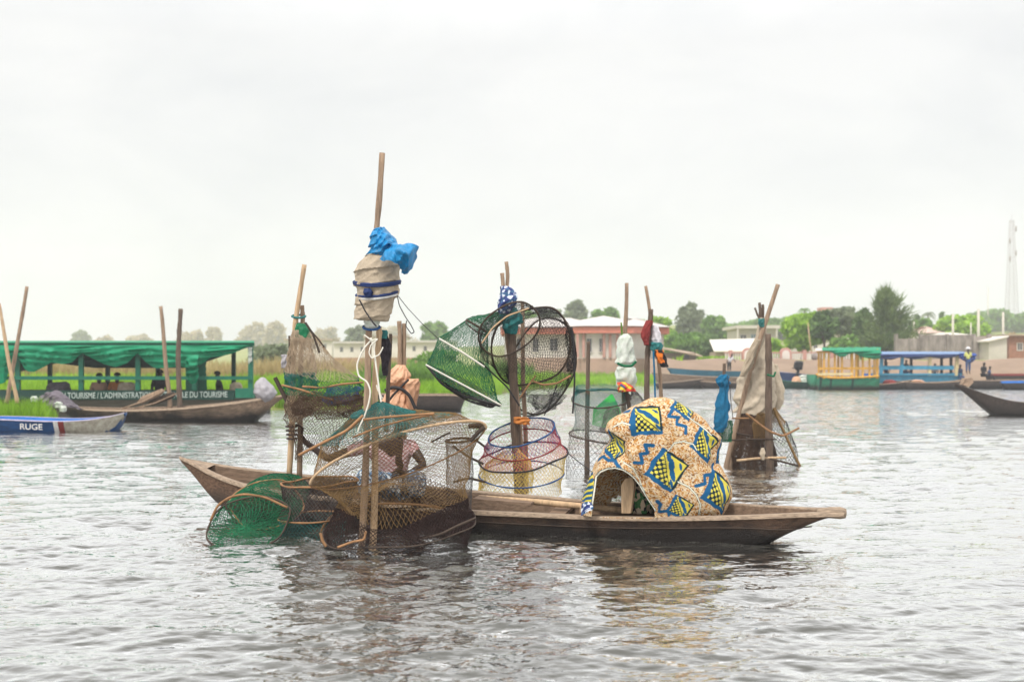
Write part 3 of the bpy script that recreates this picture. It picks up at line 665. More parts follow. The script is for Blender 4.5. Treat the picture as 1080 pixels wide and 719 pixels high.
# grey block wall
t = thing('block_wall', 'stained grey concrete block wall behind the blue tour boat', 'wall', gpt(990, 100)); Y = 100.0
b = MB(); b.box(*P3(944, 972, 357, 388, Y, .3)); b.box(*P3(972.1, 1028, 353, 388, Y, .3)); b.box(*P3(1028.1, 1046, 355, 388, Y, .3)); b.build('wall', M['concrete'], t, False)
b = MB()
for px in (946, 972, 1000, 1028, 1044): MB().box(*P3(px - 1.2, px + 1.2, 352, 388, Y - .12, .5)).build('pilaster', M['concrete'], t, False)
# gate house
t = thing('gate_house', 'small pale hut with sloping roof edge beside the grey block wall', 'hut', gpt(1056, 98)); Y = 98.0
MB().prism([W(1043, 388, Y), W(1062, 388, Y), W(1062, 356, Y), W(1043, 360.5, Y)], (0, 5, 0)).build('wall', M['wall_pale'], t, False)
MB().prism([W(1041.5, 360.6, Y - .3), W(1064, 355.4, Y - .3), W(1064, 353.8, Y - .3), W(1041.5, 359, Y - .3)], (0, 5.6, 0)).build('roof', M['roof_white'], t, False)
t = thing('brick_house', 'reddish brick house at the right edge of the shore', 'house', gpt(1073, 101)); Y = 101.0
MB().box(*P3(1064, 1095, 354, 388, Y, 5)).build('wall', M['brick'], t, False)
MB().box(*P3(1062, 1097, 352.4, 353.9, Y - .5, 6)).build('roof', M['roof_rust'], t, False)
win(t, (1073, 1078, 362, 369), Y)
# pink roofed houses beyond the grey wall
for i, (x0, x1, yr, yt, lb, Y) in enumerate([(976, 1002, 351, 343, 'pale house with a pink hipped roof beyond the grey block wall', 150.), (1003, 1024, 353, 349.5, 'low house with a whitish roof beyond the grey block wall', 140.), (975, 996, 345, 339, 'taller white house showing behind the pink hipped roof', 180.)]):
    t = thing('distant_house', lb, 'house', gpt((x0 + x1) / 2, Y), 'houses beyond the shore')
    MB().box(*P3(x0 + 1, x1 - 1, yr, 385, Y, 8)).build('wall', M['wall_white'], t, False)
    r = MB(); lo, hi = P3(x0, x1, yt, yr, Y - .6, 9.2); hip(r, lo[0], hi[0], lo[1], hi[1], lo[2] + .02, hi[2], 2 if i != 1 else .4); r.build('roof', [mat('pink_roof', C(206, 176, 164), .8, .12, 1), M['roof_white'], M['wall_white']][i], t, False)
# faint buildings far left
for i, (x0, x1, y0, y1, Y, lb) in enumerate([(352, 400, 362, 380, 205., 'faint low white building left of the tall wrapped stake'), (384, 428, 356, 376, 200., 'faint white building with small windows behind the wrapped stake'),
                                             (428, 480, 361, 380, 190., 'faint cream building with posts left of the green net wedge'), (300, 350, 359, 374, 230., 'faint pale building behind the bent stake')]):
    t = thing('distant_building', lb, 'building', gpt((x0 + x1) / 2, Y), 'faint buildings on the far left')
    MB().box(*P3(x0, x1, y0, 388, Y, 8)).build('wall', M['wall_white'], t, False)
    MB().box(*P3(x0 - 1, x1 + 1, y0 - 2, y0 - .05, Y - .6, 9)).build('roof', M['roof_rust'] if i % 2 else M['roof_sheet'], t, False)
    for k in range(4):
        px = x0 + (x1 - x0) * (k + .6) / 4.4; MB().box(*P3(px, px + 3.2, y0 + 4, y0 + 9, Y - .04, .03)).build('window', M['glass_dark'], t, False)
t = thing('distant_wall', 'long low reddish wall across the marsh behind the green grass', 'wall', gpt(390, 120))
MB().box(*P3(352, 440, 377, 390, 120., .3)).build('wall', mat('wall_brown', C(176, 140, 116), .9, .2, 1), t, False)
# mast
t = thing('lattice_mast', 'tall faint red and white lattice radio mast at the right skyline', 'mast', gpt(1067, 380)); Y = 380.0
b = MB(); b2 = MB(); bz = gpt(1067, Y)[2] - 1; tz = W(0, 232, Y)[2]; cx = W(1067, 0, Y)[0]
def wleg(z): return 1.7 - 1.15 * (z - bz) / (tz - bz)
for sx, sy in ((-1, -1), (1, -1), (1, 1), (-1, 1)):
    b.tube([(cx + sx * wleg(bz), Y + sy * wleg(bz), bz), (cx + sx * wleg(tz), Y + sy * wleg(tz), tz)], .055, 4)
zs = np.linspace(bz, tz, 26)
for z0_, z1_ in zip(zs[:-1], zs[1:]):
    for sx, sy, ex, ey in ((-1, -1, 1, -1), (1, -1, 1, 1), (1, 1, -1, 1), (-1, 1, -1, -1)):
        b2.tube([(cx + sx * wleg(z0_), Y + sy * wleg(z0_), z0_), (cx + ex * wleg(z1_), Y + ey * wleg(z1_), z1_)], .03, 3)
        b2.tube([(cx + ex * wleg(z0_), Y + ey * wleg(z0_), z0_), (cx + sx * wleg(z1_), Y + sy * wleg(z1_), z1_)], .03, 3)
b.build('mast_leg', M['metal'], t); b2.build('bracing', M['metal'], t)
b = MB()
for z, s in ((tz - 4, 1), (tz - 8, -1), (tz - 12, 1), (tz - 14, -1)): b.tube([(cx + s * 1.0, Y - 1, z), (cx + s * 1.0, Y - 1, z + 1.8)], .25, 6)
b.build('antenna', M['metal'], t)
b = MB(); b.tube([(cx, Y, tz), (cx, Y, tz + 2)], .05, 4); b.build('lightning_rod', M['metal'], t)
def upole(px, y0, Y, r, lb, m='wall_pale'):
    b = gpt(px, Y); t = MB().tube([b, W(px, (y0 + 385) / 2, Y), W(px, y0, Y)], [r * 1.15, r, r * .8], 8).build('utility_pole', M[m]); tag(t, lb, 'pole', 'poles on the far shore')
upole(1005, 331, 125, .14, 'pale pole left of the bright canopy tree'); upole(1032, 326, 120, .16, 'thick pale pole right of the bright canopy tree'); upole(1058, 329, 125, .14, 'pale pole just left of the mast')
upole(1024, 340, 125, .08, 'thin pale pole beside the thick pale one'); upole(1042, 303, 330, .15, 'faint thin pole left of the mast'); upole(964, 339, 125, .1, 'pale pole behind the round green tree at the grey wall')
b = gpt(852, 100); tag(MB().tube(wpath([(858, 385), (854, 360), (852, 340)], 100), [.07, .06, .03], 6).build('leaning_pole', M['pole_pale']), 'thin pale leaning pole in front of the light green bushy tree', 'pole')
t = thing('street_lamp', 'grey lamp post standing by the balustrade near the yellow posts', 'lamp post', gpt(860, 93))
MB().tube([gpt(860, 93) , W(860, 380, 93)], .07, 8).build('post', M['concrete'], t); MB().tube(wpath([(860, 380.5), (860, 378), (860, 374), (860, 372)], 93), [.1, .36, .34, .12], 10).build('lamp_head', M['concrete'], t)
# ------------------------------------------------------------------ people
def skin_arrays(pts, radii, edges=None, sub=2):
    """one skinned chain or tree of joints as arrays"""
    pts = np.asarray(pts, float); n = len(pts)
    if edges is None: edges = [(i, i + 1) for i in range(n - 1)]
    me = bpy.data.meshes.new('tmp'); me.from_pydata([tuple(p) for p in pts], edges, [])
    o = bpy.data.objects.new('tmp', me); COL.objects.link(o)
    o.modifiers.new('s', 'SKIN'); s = o.modifiers.new('d', 'SUBSURF'); s.levels = sub; s.render_levels = sub
    sv = me.skin_vertices[0].data
    for i, r in enumerate(radii):
        sv[i].radius = (r, r) if np.ndim(r) == 0 else r
        sv[i].use_root = (i == 0)
    dg = bpy.context.evaluated_depsgraph_get(); ev = o.evaluated_get(dg); m2 = ev.to_mesh()
    V = np.array([v.co for v in m2.vertices]); Q = [tuple(p.vertices) for p in m2.polygons if len(p.vertices) == 4]; T = [tuple(p.vertices) for p in m2.polygons if len(p.vertices) == 3]
    ev.to_mesh_clear(); bpy.data.objects.remove(o); bpy.data.meshes.remove(me)
    return V, Q, T
def person(label, base, H, J, shirt, legs, hat=None, group=None, longarm=False, legwear=True):
    """J: joints in units of the standing height, relative to base (x right, y away, z up)"""
    base = np.asarray(base, float); q = lambda k: base + np.asarray(J[k], float) * H
    t = thing('person', label, 'person', base, group)
    mb = MB()
    names = ['pelvis', 'waist', 'chest', 'neck', 'head0', 'head1', 'shL', 'elL', 'haL', 'shR', 'elR', 'haR', 'hipL', 'knL', 'anL', 'toL', 'hipR', 'knR', 'anR', 'toR']
    rad = [.062, .058, .066, .030, .050, .046, .034, .025, .019, .034, .025, .019, .050, .034, .022, .016, .050, .034, .022, .016]
    E = [(0, 1), (1, 2), (2, 3), (3, 4), (4, 5), (2, 6), (6, 7), (7, 8), (2, 9), (9, 10), (10, 11), (0, 12), (12, 13), (13, 14), (14, 15), (0, 16), (16, 17), (17, 18), (18, 19)]
    mb.add(*skin_arrays([q(k) for k in names], [r * H for r in rad], E, 1)); mb.build('body', M['skin'], t)
    s = MB(); s.add(*skin_arrays([q('waist') * .5 + q('pelvis') * .5, q('waist'), q('chest'), q('shL'), q('elL') * .8 + q('shL') * .2, q('shR'), q('elR') * .8 + q('shR') * .2],
                                 [r * H for r in (.075, .072, .080, .046, .036, .046, .036)], [(0, 1), (1, 2), (2, 3), (3, 4), (2, 5), (5, 6)], 1)); s.build('shirt', M[shirt], t)
    if legwear:
        s = MB(); s.add(*skin_arrays([q('pelvis'), q('hipL'), q('knL'), q('anL') * .7 + q('knL') * .3, q('hipR'), q('knR'), q('anR') * .7 + q('knR') * .3],
                                     [r * H for r in (.076, .060, .044, .034, .060, .044, .034)], [(0, 1), (1, 2), (2, 3), (0, 4), (4, 5), (5, 6)], 1)); s.build('trousers', M[legs], t)
    h = MB(); d = q('head1') - q('head0'); up = d / np.linalg.norm(d)
    c = q('head0') + d * .75
    a = np.linspace(0, 2 * math.pi, 13)[:-1]; z = np.linspace(0, math.pi / 2 * .98, 6)
    rr = .060 * H
    ring = np.stack([np.stack([c[0] + rr * np.cos(a) * math.cos(u), c[1] + rr * np.sin(a) * math.cos(u) + .004, c[2] + rr * 1.0 * math.sin(u) + 0 * a], -1) for u in z], 1)
    h.grid(ring, True, True); h.build('hair', M['hair'], t)
    if hat:
        hb = MB(); prof = [(.115, .0), (.112, .012), (.068, .03), (.062, .07), (.03, .088), (.004, .09)]
        P = np.stack([np.stack([c[0] + r * H * np.cos(a), c[1] + r * H * np.sin(a), np.full(12, c[2] + .015 * H + zz * H)], -1) for r, zz in prof], 1)
        hb.grid(P, True, True); hb.build('hat', M[hat], t)
    return t
def stand():
    return dict(pelvis=(0, 0, .52), waist=(0, 0, .60), chest=(0, 0, .74), neck=(0, 0, .84), head0=(0, -.005, .89), head1=(0, -.008, .955), shL=(-.10, 0, .80), elL=(-.13, .0, .63), haL=(-.13, -.05, .48),
                shR=(.10, 0, .80), elR=(.13, 0, .63), haR=(.13, -.05, .48), hipL=(-.05, 0, .50), knL=(-.055, -.01, .28), anL=(-.055, .01, .05), toL=(-.055, -.08, .02), hipR=(.05, 0, .50), knR=(.055, -.01, .28), anR=(.055, .01, .05), toR=(.055, -.08, .02))
def sit(turn=0.0, lean=0.05):
    j = stand()
    for k in j: j[k] = np.array(j[k], float)
    for k in ('pelvis', 'waist', 'chest', 'neck', 'head0', 'head1', 'shL', 'elL', 'shR', 'elR'):
        j[k] = j[k] + np.array((0, -lean * (j[k][2] - .52) * 2.2, 0))
    j['haL'] = np.array((-.08, -.20, .58)); j['haR'] = np.array((.08, -.20, .58)); j['elL'] = j['elL'] + np.array((0, .0, .02)); j['elR'] = j['elR'] + np.array((0, 0, .02))
    j['knL'] = np.array((-.07, -.24, .52)); j['knR'] = np.array((.07, -.24, .52)); j['anL'] = np.array((-.07, -.25, .29)); j['anR'] = np.array((.07, -.25, .29)); j['toL'] = np.array((-.07, -.33, .27)); j['toR'] = np.array((.07, -.33, .27))
    c, s = math.cos(turn), math.sin(turn)
    return {k: np.array((v[0] * c - v[1] * s, v[0] * s + v[1] * c, v[2] - .47)) for k, v in j.items()}

# ------------------------------------------------------------------ dugouts
def hull(N, Fp, K, th=0.04, nphi=17, flat=0.5, pw=2.2):
    """outer and inner skin between near rim N, far rim Fp and keel heights K"""
    N, Fp, K = np.asarray(N, float), np.asarray(Fp, float), np.asarray(K, float)
    ph = np.linspace(-1, 1, nphi)
    def skin(dn, dk):
        mid = (N + Fp) / 2; half = (Fp - N) / 2; ln = np.linalg.norm(half[:, :2], axis=1)[:, None]
        half = half * np.clip((ln - dn) / (ln + 1e-6), 0.05, 1)
        s = np.sign(ph) * np.abs(ph) ** flat
        P = mid[:, None] + half[:, None] * s[None, :, None]
        rim = P[:, :, 2]
        P[:, :, 2] = (K + dk)[:, None] + (rim - (K + dk)[:, None]) * np.abs(ph)[None] ** pw
        return P
    out = skin(0, 0); inn = skin(th, np.minimum(th * 1.2, np.maximum(0.0, (N[:, 2] - K) * .6)))
    return out, inn
def canoe(name, label, N, Fp, K, mo, mi, mr, group=None, th=0.04, flat=0.5, rim=True, rimw=1.0):
    out, inn = hull(N, Fp, K, th, flat=flat)
    base = out.reshape(-1, 3).mean(0); base[2] = max(0, out[..., 2].min())
    t = thing(name, label, 'canoe', base, group)
    mb = MB(); mb.grid(out)
    for k in (0, -1): mb.prism(out[k], (inn[k].mean(0) - out[k].mean(0)) * .0 + np.array((0.004, 0, 0)))
    mb.build('hull', mo, t)
    MB().grid(inn[:, ::-1]).build('inside', mi, t)
    if rim:
        rb = MB()
        for k in (0, -1):
            o, i = out[:, k] + np.array((0, 0, .012)), inn[:, k] + np.array((0, 0, .012))
            d = o - i; d[:, 2] = 0; d /= np.linalg.norm(d, axis=1)[:, None] + 1e-6
            o = o + d * .012 * rimw; lo = o - np.array((0, 0, .035 * rimw)); li = i - np.array((0, 0, .035 * rimw))
            rb.grid(np.stack([lo, o, i, li, lo], 1))
        rb.build('gunwale', mr, t)
    return t, out, inn
def simple_canoe(name, label, ptsN, dy, zkeel, mo, mi, mr, ends=(0, 0), group=None, th=.05, flat=.5, n=24, **k):
    """near rim given by photo points (px,py,Y); far rim dy metres behind at mid length"""
    P = wpath(ptsN); s = np.linspace(0, 1, len(P)); u = np.linspace(0, 1, n)
    N = np.stack([np.interp(u, s, P[:, i]) for i in range(3)], -1)
    for _ in range(2): N[1:-1] = N[1:-1] * .5 + (N[:-2] + N[2:]) * .25
    e0, e1 = ends
    prof = np.clip(np.minimum((u - e0 * 0) / .3, (1 - u) / .3), 0.06, 1) ** .6
    Fp = N + np.stack([0 * u, dy * prof, 0.02 * prof], -1)
    N2 = N.copy()
    K = np.full(n, zkeel) * 1.0
    if e0: K = np.maximum(K, N[:, 2] - .03 - (.05 + (N[0, 2] - zkeel + .25) * np.clip(u / e0, 0, 1) ** 1.7 + (u >= e0) * 9))
    if e1: K = np.maximum(K, N[:, 2] - .03 - (.05 + (N[-1, 2] - zkeel + .25) * np.clip((1 - u) / e1, 0, 1) ** 1.7 + (1 - u >= e1) * 9))
    return canoe(name, label, N2, Fp, K, mo, mi, mr, group, th, flat, **k)

# main canoe, stations near rim / far rim / keel
st = [((190, 483, 12.10), (194, 483.5, 12.14), .575), ((203, 489, 12.0), (212, 486.5, 12.2), .42), ((218, 498, 11.9), (235, 490, 12.2), .20), ((240, 507, 11.75), (262, 494, 12.2), .0), ((275, 516, 11.5), (310, 499.5, 12.1), -.1),
      ((335, 526, 11.25), (375, 506, 11.95), -.14), ((420, 534.5, 11.0), (450, 513, 11.65), -.15), ((520, 540.5, 10.78), (540, 521, 11.35), -.15), ((620, 545.5, 10.52), (640, 530, 11.05), -.15), ((720, 546.5, 10.28), (730, 532, 10.85), -.14),
      ((775, 545, 10.08), (782, 532, 10.7), -.10), ((805, 543.5, 10.05), (806, 532.5, 10.55), -.03), ((830, 542, 10.07), (828, 534, 10.42), .09), ((853, 541.3, 10.12), (850, 537, 10.32), .17), ((872, 541, 10.15), (870, 537.6, 10.27), .235), ((890, 541, 10.16), (889, 537.5, 10.25), .255)]
u0 = np.linspace(0, 1, len(st)); u1 = np.linspace(0, 1, 70)
def smooth_interp(A):
    R = np.stack([np.interp(u1, u0, A[:, i]) for i in range(A.shape[1])], -1)
    for _ in range(6): R[1:-1] = R[1:-1] * .5 + (R[:-2] + R[2:]) * .25
    return R
Nn = smooth_interp(np.array([W(*s[0]) for s in st])); Ff = smooth_interp(np.array([W(*s[1]) for s in st])); Kk = smooth_interp(np.array([[s[2]] for s in st]))[:, 0]
wob = sn(np.stack([Nn[:, 0], 0 * Kk, 0 * Kk], -1), 5, 3) * .008
Nn[:, 2] += wob; Ff[:, 2] += wob[::-1]
main_canoe, mo_, mi_ = canoe('dugout_canoe', 'long weathered dugout canoe carrying the patterned cloth and surrounded by net traps', Nn, Ff, Kk, M['main_hull'], M['main_in'], M['main_rim'], None, .045, .42)
# blunt carved bow block and stern cap
mb = MB(); c = [W(868, 539.5, 10.2), W(891, 539.5, 10.2)]
mb.tube([W(862, 541, 10.2), W(875, 540.3, 10.2), W(886, 540.6, 10.2), W(891.5, 541.0, 10.2)], [.035, .05, .055, .045], 8); mb.build('bow_block', M['main_rim'], main_canoe)
mb = MB(); mb.grid(np.stack([smooth_interp(np.array([W(*s[0]) for s in st]))[:14] + (0, 0, .004), smooth_interp(np.array([W(*s[1]) for s in st]))[:14] + (0, 0, .004)], 1)[:9]); mb.build('stern_deck', M['main_rim'], main_canoe)
mid_ = mo_.shape[1] // 2; sm = []
for i in range(14, 62):
    col_ = mo_[i, :mid_ + 1]; o2 = np.argsort(col_[:, 2]); zt_ = col_[0, 2]; zz_ = zt_ * (.56 + .05 * math.sin(i * .31)); sm.append([np.interp(zz_, col_[o2, 2], col_[o2, 0]), np.interp(zz_, col_[o2, 2], col_[o2, 1]) - .001, zz_])
MB().tube(np.array(sm), .006, 5).build('seam', M['stick_dark'], main_canoe)
# thwarts
for px, Y in ((300, 11.75), (575, 10.9)):
    i = int(np.argmin(abs(Nn[:, 0] - XZ(px, Y, 0)[0]))); a, b = Nn[i] * .93 + Ff[i] * .07, Ff[i] * .93 + Nn[i] * .07
    MB().bar(a - (0, 0, .05), b - (0, 0, .05), .16, .03).build('thwart', M['main_in'], main_canoe, False)
tag(MB().tube(wpath([(505, 524.5, 11.15), (560, 528.5, 11.0), (610, 533.3, 10.85), (664, 538.5, 10.72)]), [.026, .03, .031, .03], 8).build('bamboo_pole', M['pole_pale']), 'pale bamboo pole lying inside the dugout canoe', 'pole')
mb = MB(); mb.prism([W(498, 528, 10.95), W(560, 533, 10.85), W(566, 529.5, 11.05), W(508, 523.5, 11.2)], (0, 0, .022)); tag(mb.build('plank', M['main_in'], smooth=False), 'flat grey plank lying across the middle of the dugout canoe', 'plank')

# dark bow at right edge
simple_canoe('dugout_canoe', 'dark bow of a dugout canoe entering at the right edge', [(1008, 404.5, 37.0), (1025, 410.5, 36.6), (1045, 417.5, 36.2), (1064, 422.5, 35.8), (1090, 426, 35.4), (1180, 430, 34.5), (1300, 424, 34)], 0.9, -.15, M['dark_hull'], M['dark_hull'], M['dark_hull'], ends=(.74, .1))
mb = MB(); mb.prism([W(1015, 405.4, 37), W(1018, 399, 37), W(1025, 398, 37.2), W(1027, 403, 37.2), W(1022, 408, 37)], (0, .25, 0)); tag(mb.build('mooring_block', M['pole'], smooth=False), 'pale wooden block standing on the dark bow at the right edge', 'block')

# blue canoe, left
def _later():
    overlay(mo_, 500, 800, .90, 1.0, mat('waterline_slime', C(92, 88, 60), .6, .5, 12), 'waterline_slime', main_canoe, .004, 60)
bc, o_, i_ = simple_canoe('painted_canoe', 'blue painted canoe with a flaked grey bow at the left edge', [(-190, 438, 27.8), (-60, 440, 27.4), (0, 442.2, 27.1), (40, 444, 27.0), (70, 444.5, 27.0), (100, 442.2, 27.2), (122, 437.8, 27.6), (131, 435.3, 27.7)], 1.15, -.12, M['blue_hull'], M['blue_in'], mat('rim_faded', C(176, 168, 186), .7, .3, 6), ends=(.05, .30), rimw=.7)
def overlay(out, px0, px1, dz0, dz1, mt, name, parent, off=.012, n=12):
    """a painted patch following the near hull side between photo columns"""
    mid = out.shape[1] // 2; near = out[:, :mid + 1]; mb = MB(); rows = []
    pxs = CX + near[:, 0, 0] * F / near[:, 0, 1]
    for px in np.linspace(px0, px1, n):
        k = np.interp(px, pxs, np.arange(len(pxs))); i = int(min(max(k, 0), len(pxs) - 2)); f = k - i
        col = near[i] * (1 - f) + near[i + 1] * f
        top, bot = col[0, 2], max(-.05, col[-1, 2]); zs = np.linspace(top - (top - bot) * dz0, top - (top - bot) * dz1, 6)
        o = np.argsort(col[:, 2]); rows.append(np.stack([np.interp(zs, col[o, 2], col[o, 0]), np.interp(zs, col[o, 2], col[o, 1]) - off, zs], -1))
    return mb.grid(np.array(rows)).build(name, mt, parent)
_later()
overlay(o_, 67, 130.5, .04, 1.0, M['bow_grey'], 'bow_panel', bc); overlay(o_, 61, 66.8, .02, 1.0, M['red_paint'], 'red_band', bc, .016); overlay(o_, 56, 60.8, .02, 1.0, M['white_paint'], 'white_band', bc, .016)
def lettering(txt, a, b, h, m, parent, name='lettering', off=.02):
    """flat letters running from point a (baseline start) to b (baseline end), h high"""
    cu = bpy.data.curves.new('t', 'FONT'); cu.body = txt; cu.extrude = 0.0; cu.offset = 0.012
    o = bpy.data.objects.new('t', cu); COL.objects.link(o)
    dg = bpy.context.evaluated_depsgraph_get(); me = bpy.data.meshes.new_from_object(o.evaluated_get(dg))
    bpy.data.objects.remove(o); bpy.data.curves.remove(cu)
    V = np.array([v.co for v in me.vertices]); w = V[:, 0].max() - V[:, 0].min(); hh = V[:, 1].max() - V[:, 1].min()
    a, b = np.asarray(a), np.asarray(b); u = (V[:, 0] - V[:, 0].min()) / w; v = (V[:, 1] - V[:, 1].min()) / hh * h
    R = a + (b - a) * u[:, None] + np.array((0, 0, 1.0)) * v[:, None] - np.array((0, off, 0))
    mb = MB(); mb.add(R, [tuple(p.vertices) for p in me.polygons if len(p.vertices) == 4], [tuple(p.vertices) for p in me.polygons if len(p.vertices) == 3])
    ng = [p for p in me.polygons if len(p.vertices) > 4]
    for p in ng: mb.add(R[list(p.vertices)], None, [(0, i, i + 1) for i in range(1, len(p.vertices) - 1)])
    bpy.data.meshes.remove(me)
    return mb.build(name, m, parent, False)
pt = o_[:, 5]; pxs = CX + pt[:, 0] * F / pt[:, 1]
def near_pt(px, py, Yg): return W(px, py, Yg)
lettering('RUGE', W(21.5, 452.5, 26.9), W(45, 453.2, 26.9), .14, M['white_paint'], bc)
for a0, a1 in ((11, 21), (84, 92)):
    mb = MB(); k = [int(np.argmin(abs(CX + i_[:, -4, 0] * F / i_[:, -4, 1] - p))) for p in (a0, a1)]
    Q = i_[k[0]:k[1] + 1, -7:-1] + np.array((0, -.02, .01)) if k[1] > k[0] else i_[k[0] - 1:k[0] + 1, -7:-1] + np.array((0, -.02, .01))
    mb.grid(Q).build('white_patch', M['white_paint'], bc)

# brown canoe, left middle
simple_canoe('dugout_canoe', 'long pale brown canoe moored in front of the green tour boat', [(62, 428.5, 33.5), (100, 432, 32.6), (140, 432.5, 32.2), (190, 430.5, 31.9), (240, 425.5, 31.8), (275, 420.5, 32.0), (301, 416.0, 32.4)], 1.25, -.15, M['brown_hull'], M['main_in'], M['main_rim'], ends=(.1, .32), rimw=1.6)
simple_canoe('dugout_canoe', 'brown canoe lying in the shore grass behind the wrapped stake', [(392, 415, 39.5), (420, 416.5, 39.4), (450, 416.5, 39.4), (478, 416.5, 39.5), (492, 418, 39.7)], 1.0, -.1, M['dark_hull'], M['main_in'], M['main_rim'], ends=(.2, .16))
for i, (a, b, lb) in enumerate([((128, 431, 32.6), (174, 411.5, 33), 'bent pale paddle shaft leaning in the brown canoe'), ((140, 431, 32.7), (186, 415, 33.2), 'dark flat paddle leaning in the brown canoe')]):
    A, B = W(*a), W(*b); mb = MB(); t = thing('paddle', lb, 'paddle', A, 'paddles in the brown canoe')
    mb.tube([A, A * .5 + B * .5 + (0, 0, -.06), B], [.025, .03, .025], 6).build('shaft', M['pole'], t)
    d = (B - A) / np.linalg.norm(B - A); MB().prism([B - d * .7 + (0, 0, .11), B - d * .1 + (0, 0, .09), B + (0, 0, .0), B - d * .1 - (0, 0, .09), B - d * .7 - (0, 0, .11), B - d * .85], (0, .03, 0)).build('blade', M['pole'] if i == 0 else M['stick_dark'], t)
# ------------------------------------------------------------------ cloth bundles
def bundle(levels, seed, n=72, fold=0.08, sub=7, twist=0.0, depth=1.0, Y=None, wrap=0.0, turns=5):
    """levels: (pyrow, pxleft, pxright) rings stacked along a stake at distance Y -> closed folded surface grid"""
    lv = np.array([l[:3] for l in levels], float); k = np.linspace(0, 1, len(lv)); u = np.linspace(0, 1, len(lv) * sub)
    py, L_, R_ = (np.interp(u, k, lv[:, i]) for i in range(3))
    for a in (L_, R_): a[1:-1] = a[1:-1] * .5 + (a[:-2] + a[2:]) * .25
    th = np.linspace(0, 2 * math.pi, n + 1)[:-1]
    sc = Y / F
    cx = (L_ + R_) / 2; r = (R_ - L_) / 2
    v = u * len(lv)
    p = np.stack([np.cos(th)[:, None] + 0 * v, np.sin(th)[:, None] + 0 * v, 0.35 * v[None] + twist * th[:, None]], -1)
    sa = lambda x: np.sqrt(x * x + .04)
    f = 1 + fold * sn(p, 3.2, seed) * .7 + fold * (1 - 2 * sa(np.sin(2.6 * p[..., 0] + 2.1 * p[..., 1] + 5.2 * p[..., 2] + seed))) * .6 + fold * .5 * sn(p, 9, seed + 1) + fold * .5 * (1 - 2 * sa(sn(p, 4.5, seed + 2, 3))) + fold * .25 * (1 - 2 * sa(sn(p, 13, seed + 3, 3)))
    if wrap:
        ph = (v[None] / len(lv) * turns + th[:, None] / (2 * math.pi) + .12 * sn(p, 2.0, seed + 5)) % 1.0
        f = f + wrap * (ph ** 1.5 - .5)
    X = (cx[None] + r[None] * f * np.cos(th)[:, None] - CX) * sc
    YY = Y + r[None] * sc * depth * f * np.sin(th)[:, None]
    Z = HC + (YH - (py[None] + r[None] * .25 * (f - 1) + np.sin(th + seed)[:, None] * r[None] * .06)) * sc
    return np.stack([X, YY, Z], -1)
def stake(label, pts, r, m='pole', name='stake', group='wooden stakes in the lagoon', n=9, seed=0, Y=None):
    P = wpath(pts, Y); k = np.linspace(0, 1, len(P)); u = np.linspace(0, 1, 26)
    Q = np.stack([np.interp(u, k, P[:, i]) for i in range(3)], -1)
    Q[1:-1] = Q[1:-1] * .4 + (Q[:-2] + Q[2:]) * .3
    g = np.random.default_rng(seed + abs(int(pts[0][0]))); Q[:, 0] += .12 * r * np.sin(u * 9 + seed) ; 
    rr = r * np.interp(u, [0, 1], [.82, 1.1]) * (1 + .10 * g.normal(size=26).clip(-1, 1.5) * (g.uniform(size=26) > .6))
    return tag(MB().tube(Q, rr, n).build(name, M[m]), label, 'stake', group)
def curve(pts, n=30):
    pts = np.asarray(pts, float); k = np.linspace(0, 1, len(pts)); u = np.linspace(0, 1, n)
    Q = np.stack([np.interp(u, k, pts[:, i]) for i in range(3)], -1)
    for _ in range(3): Q[1:-1] = Q[1:-1] * .5 + (Q[:-2] + Q[2:]) * .25
    return Q

# ------------------------------------------------------------------ nets
def ring(c, a, b, n=96, a0=0.0, wob=0.02, seed=0):
    """hoop from centre (px,py,Y), half axes (dpx,dpy[,dY])"""
    Y = c[2]; th = np.linspace(0, 2 * math.pi, n + 1)[:-1] + a0
    A = np.array((a[0] * Y / F, a[2] if len(a) > 2 else 0, -a[1] * Y / F)); B = np.array((b[0] * Y / F, b[2] if len(b) > 2 else 0, -b[1] * Y / F))
    # a depth offset also moves the picture: undo it so that the half axis is as seen
    R = W(*c)[None] + np.cos(th)[:, None] * A + np.sin(th)[:, None] * B
    R = R * 1.0
    dYv = R[:, 1] - Y
    eye = np.array((0, 0, HC)); R[:, 0] *= R[:, 1] / Y; R[:, 2] = HC + (R[:, 2] - HC) * R[:, 1] / Y
    g = np.random.default_rng(seed); w = wob * np.linalg.norm(A)
    R += (np.sin(th * 3 + seed)[:, None] * g.normal(size=3) + np.sin(th * 5 + 2 * seed)[:, None] * g.normal(size=3) * .5) * w
    return R
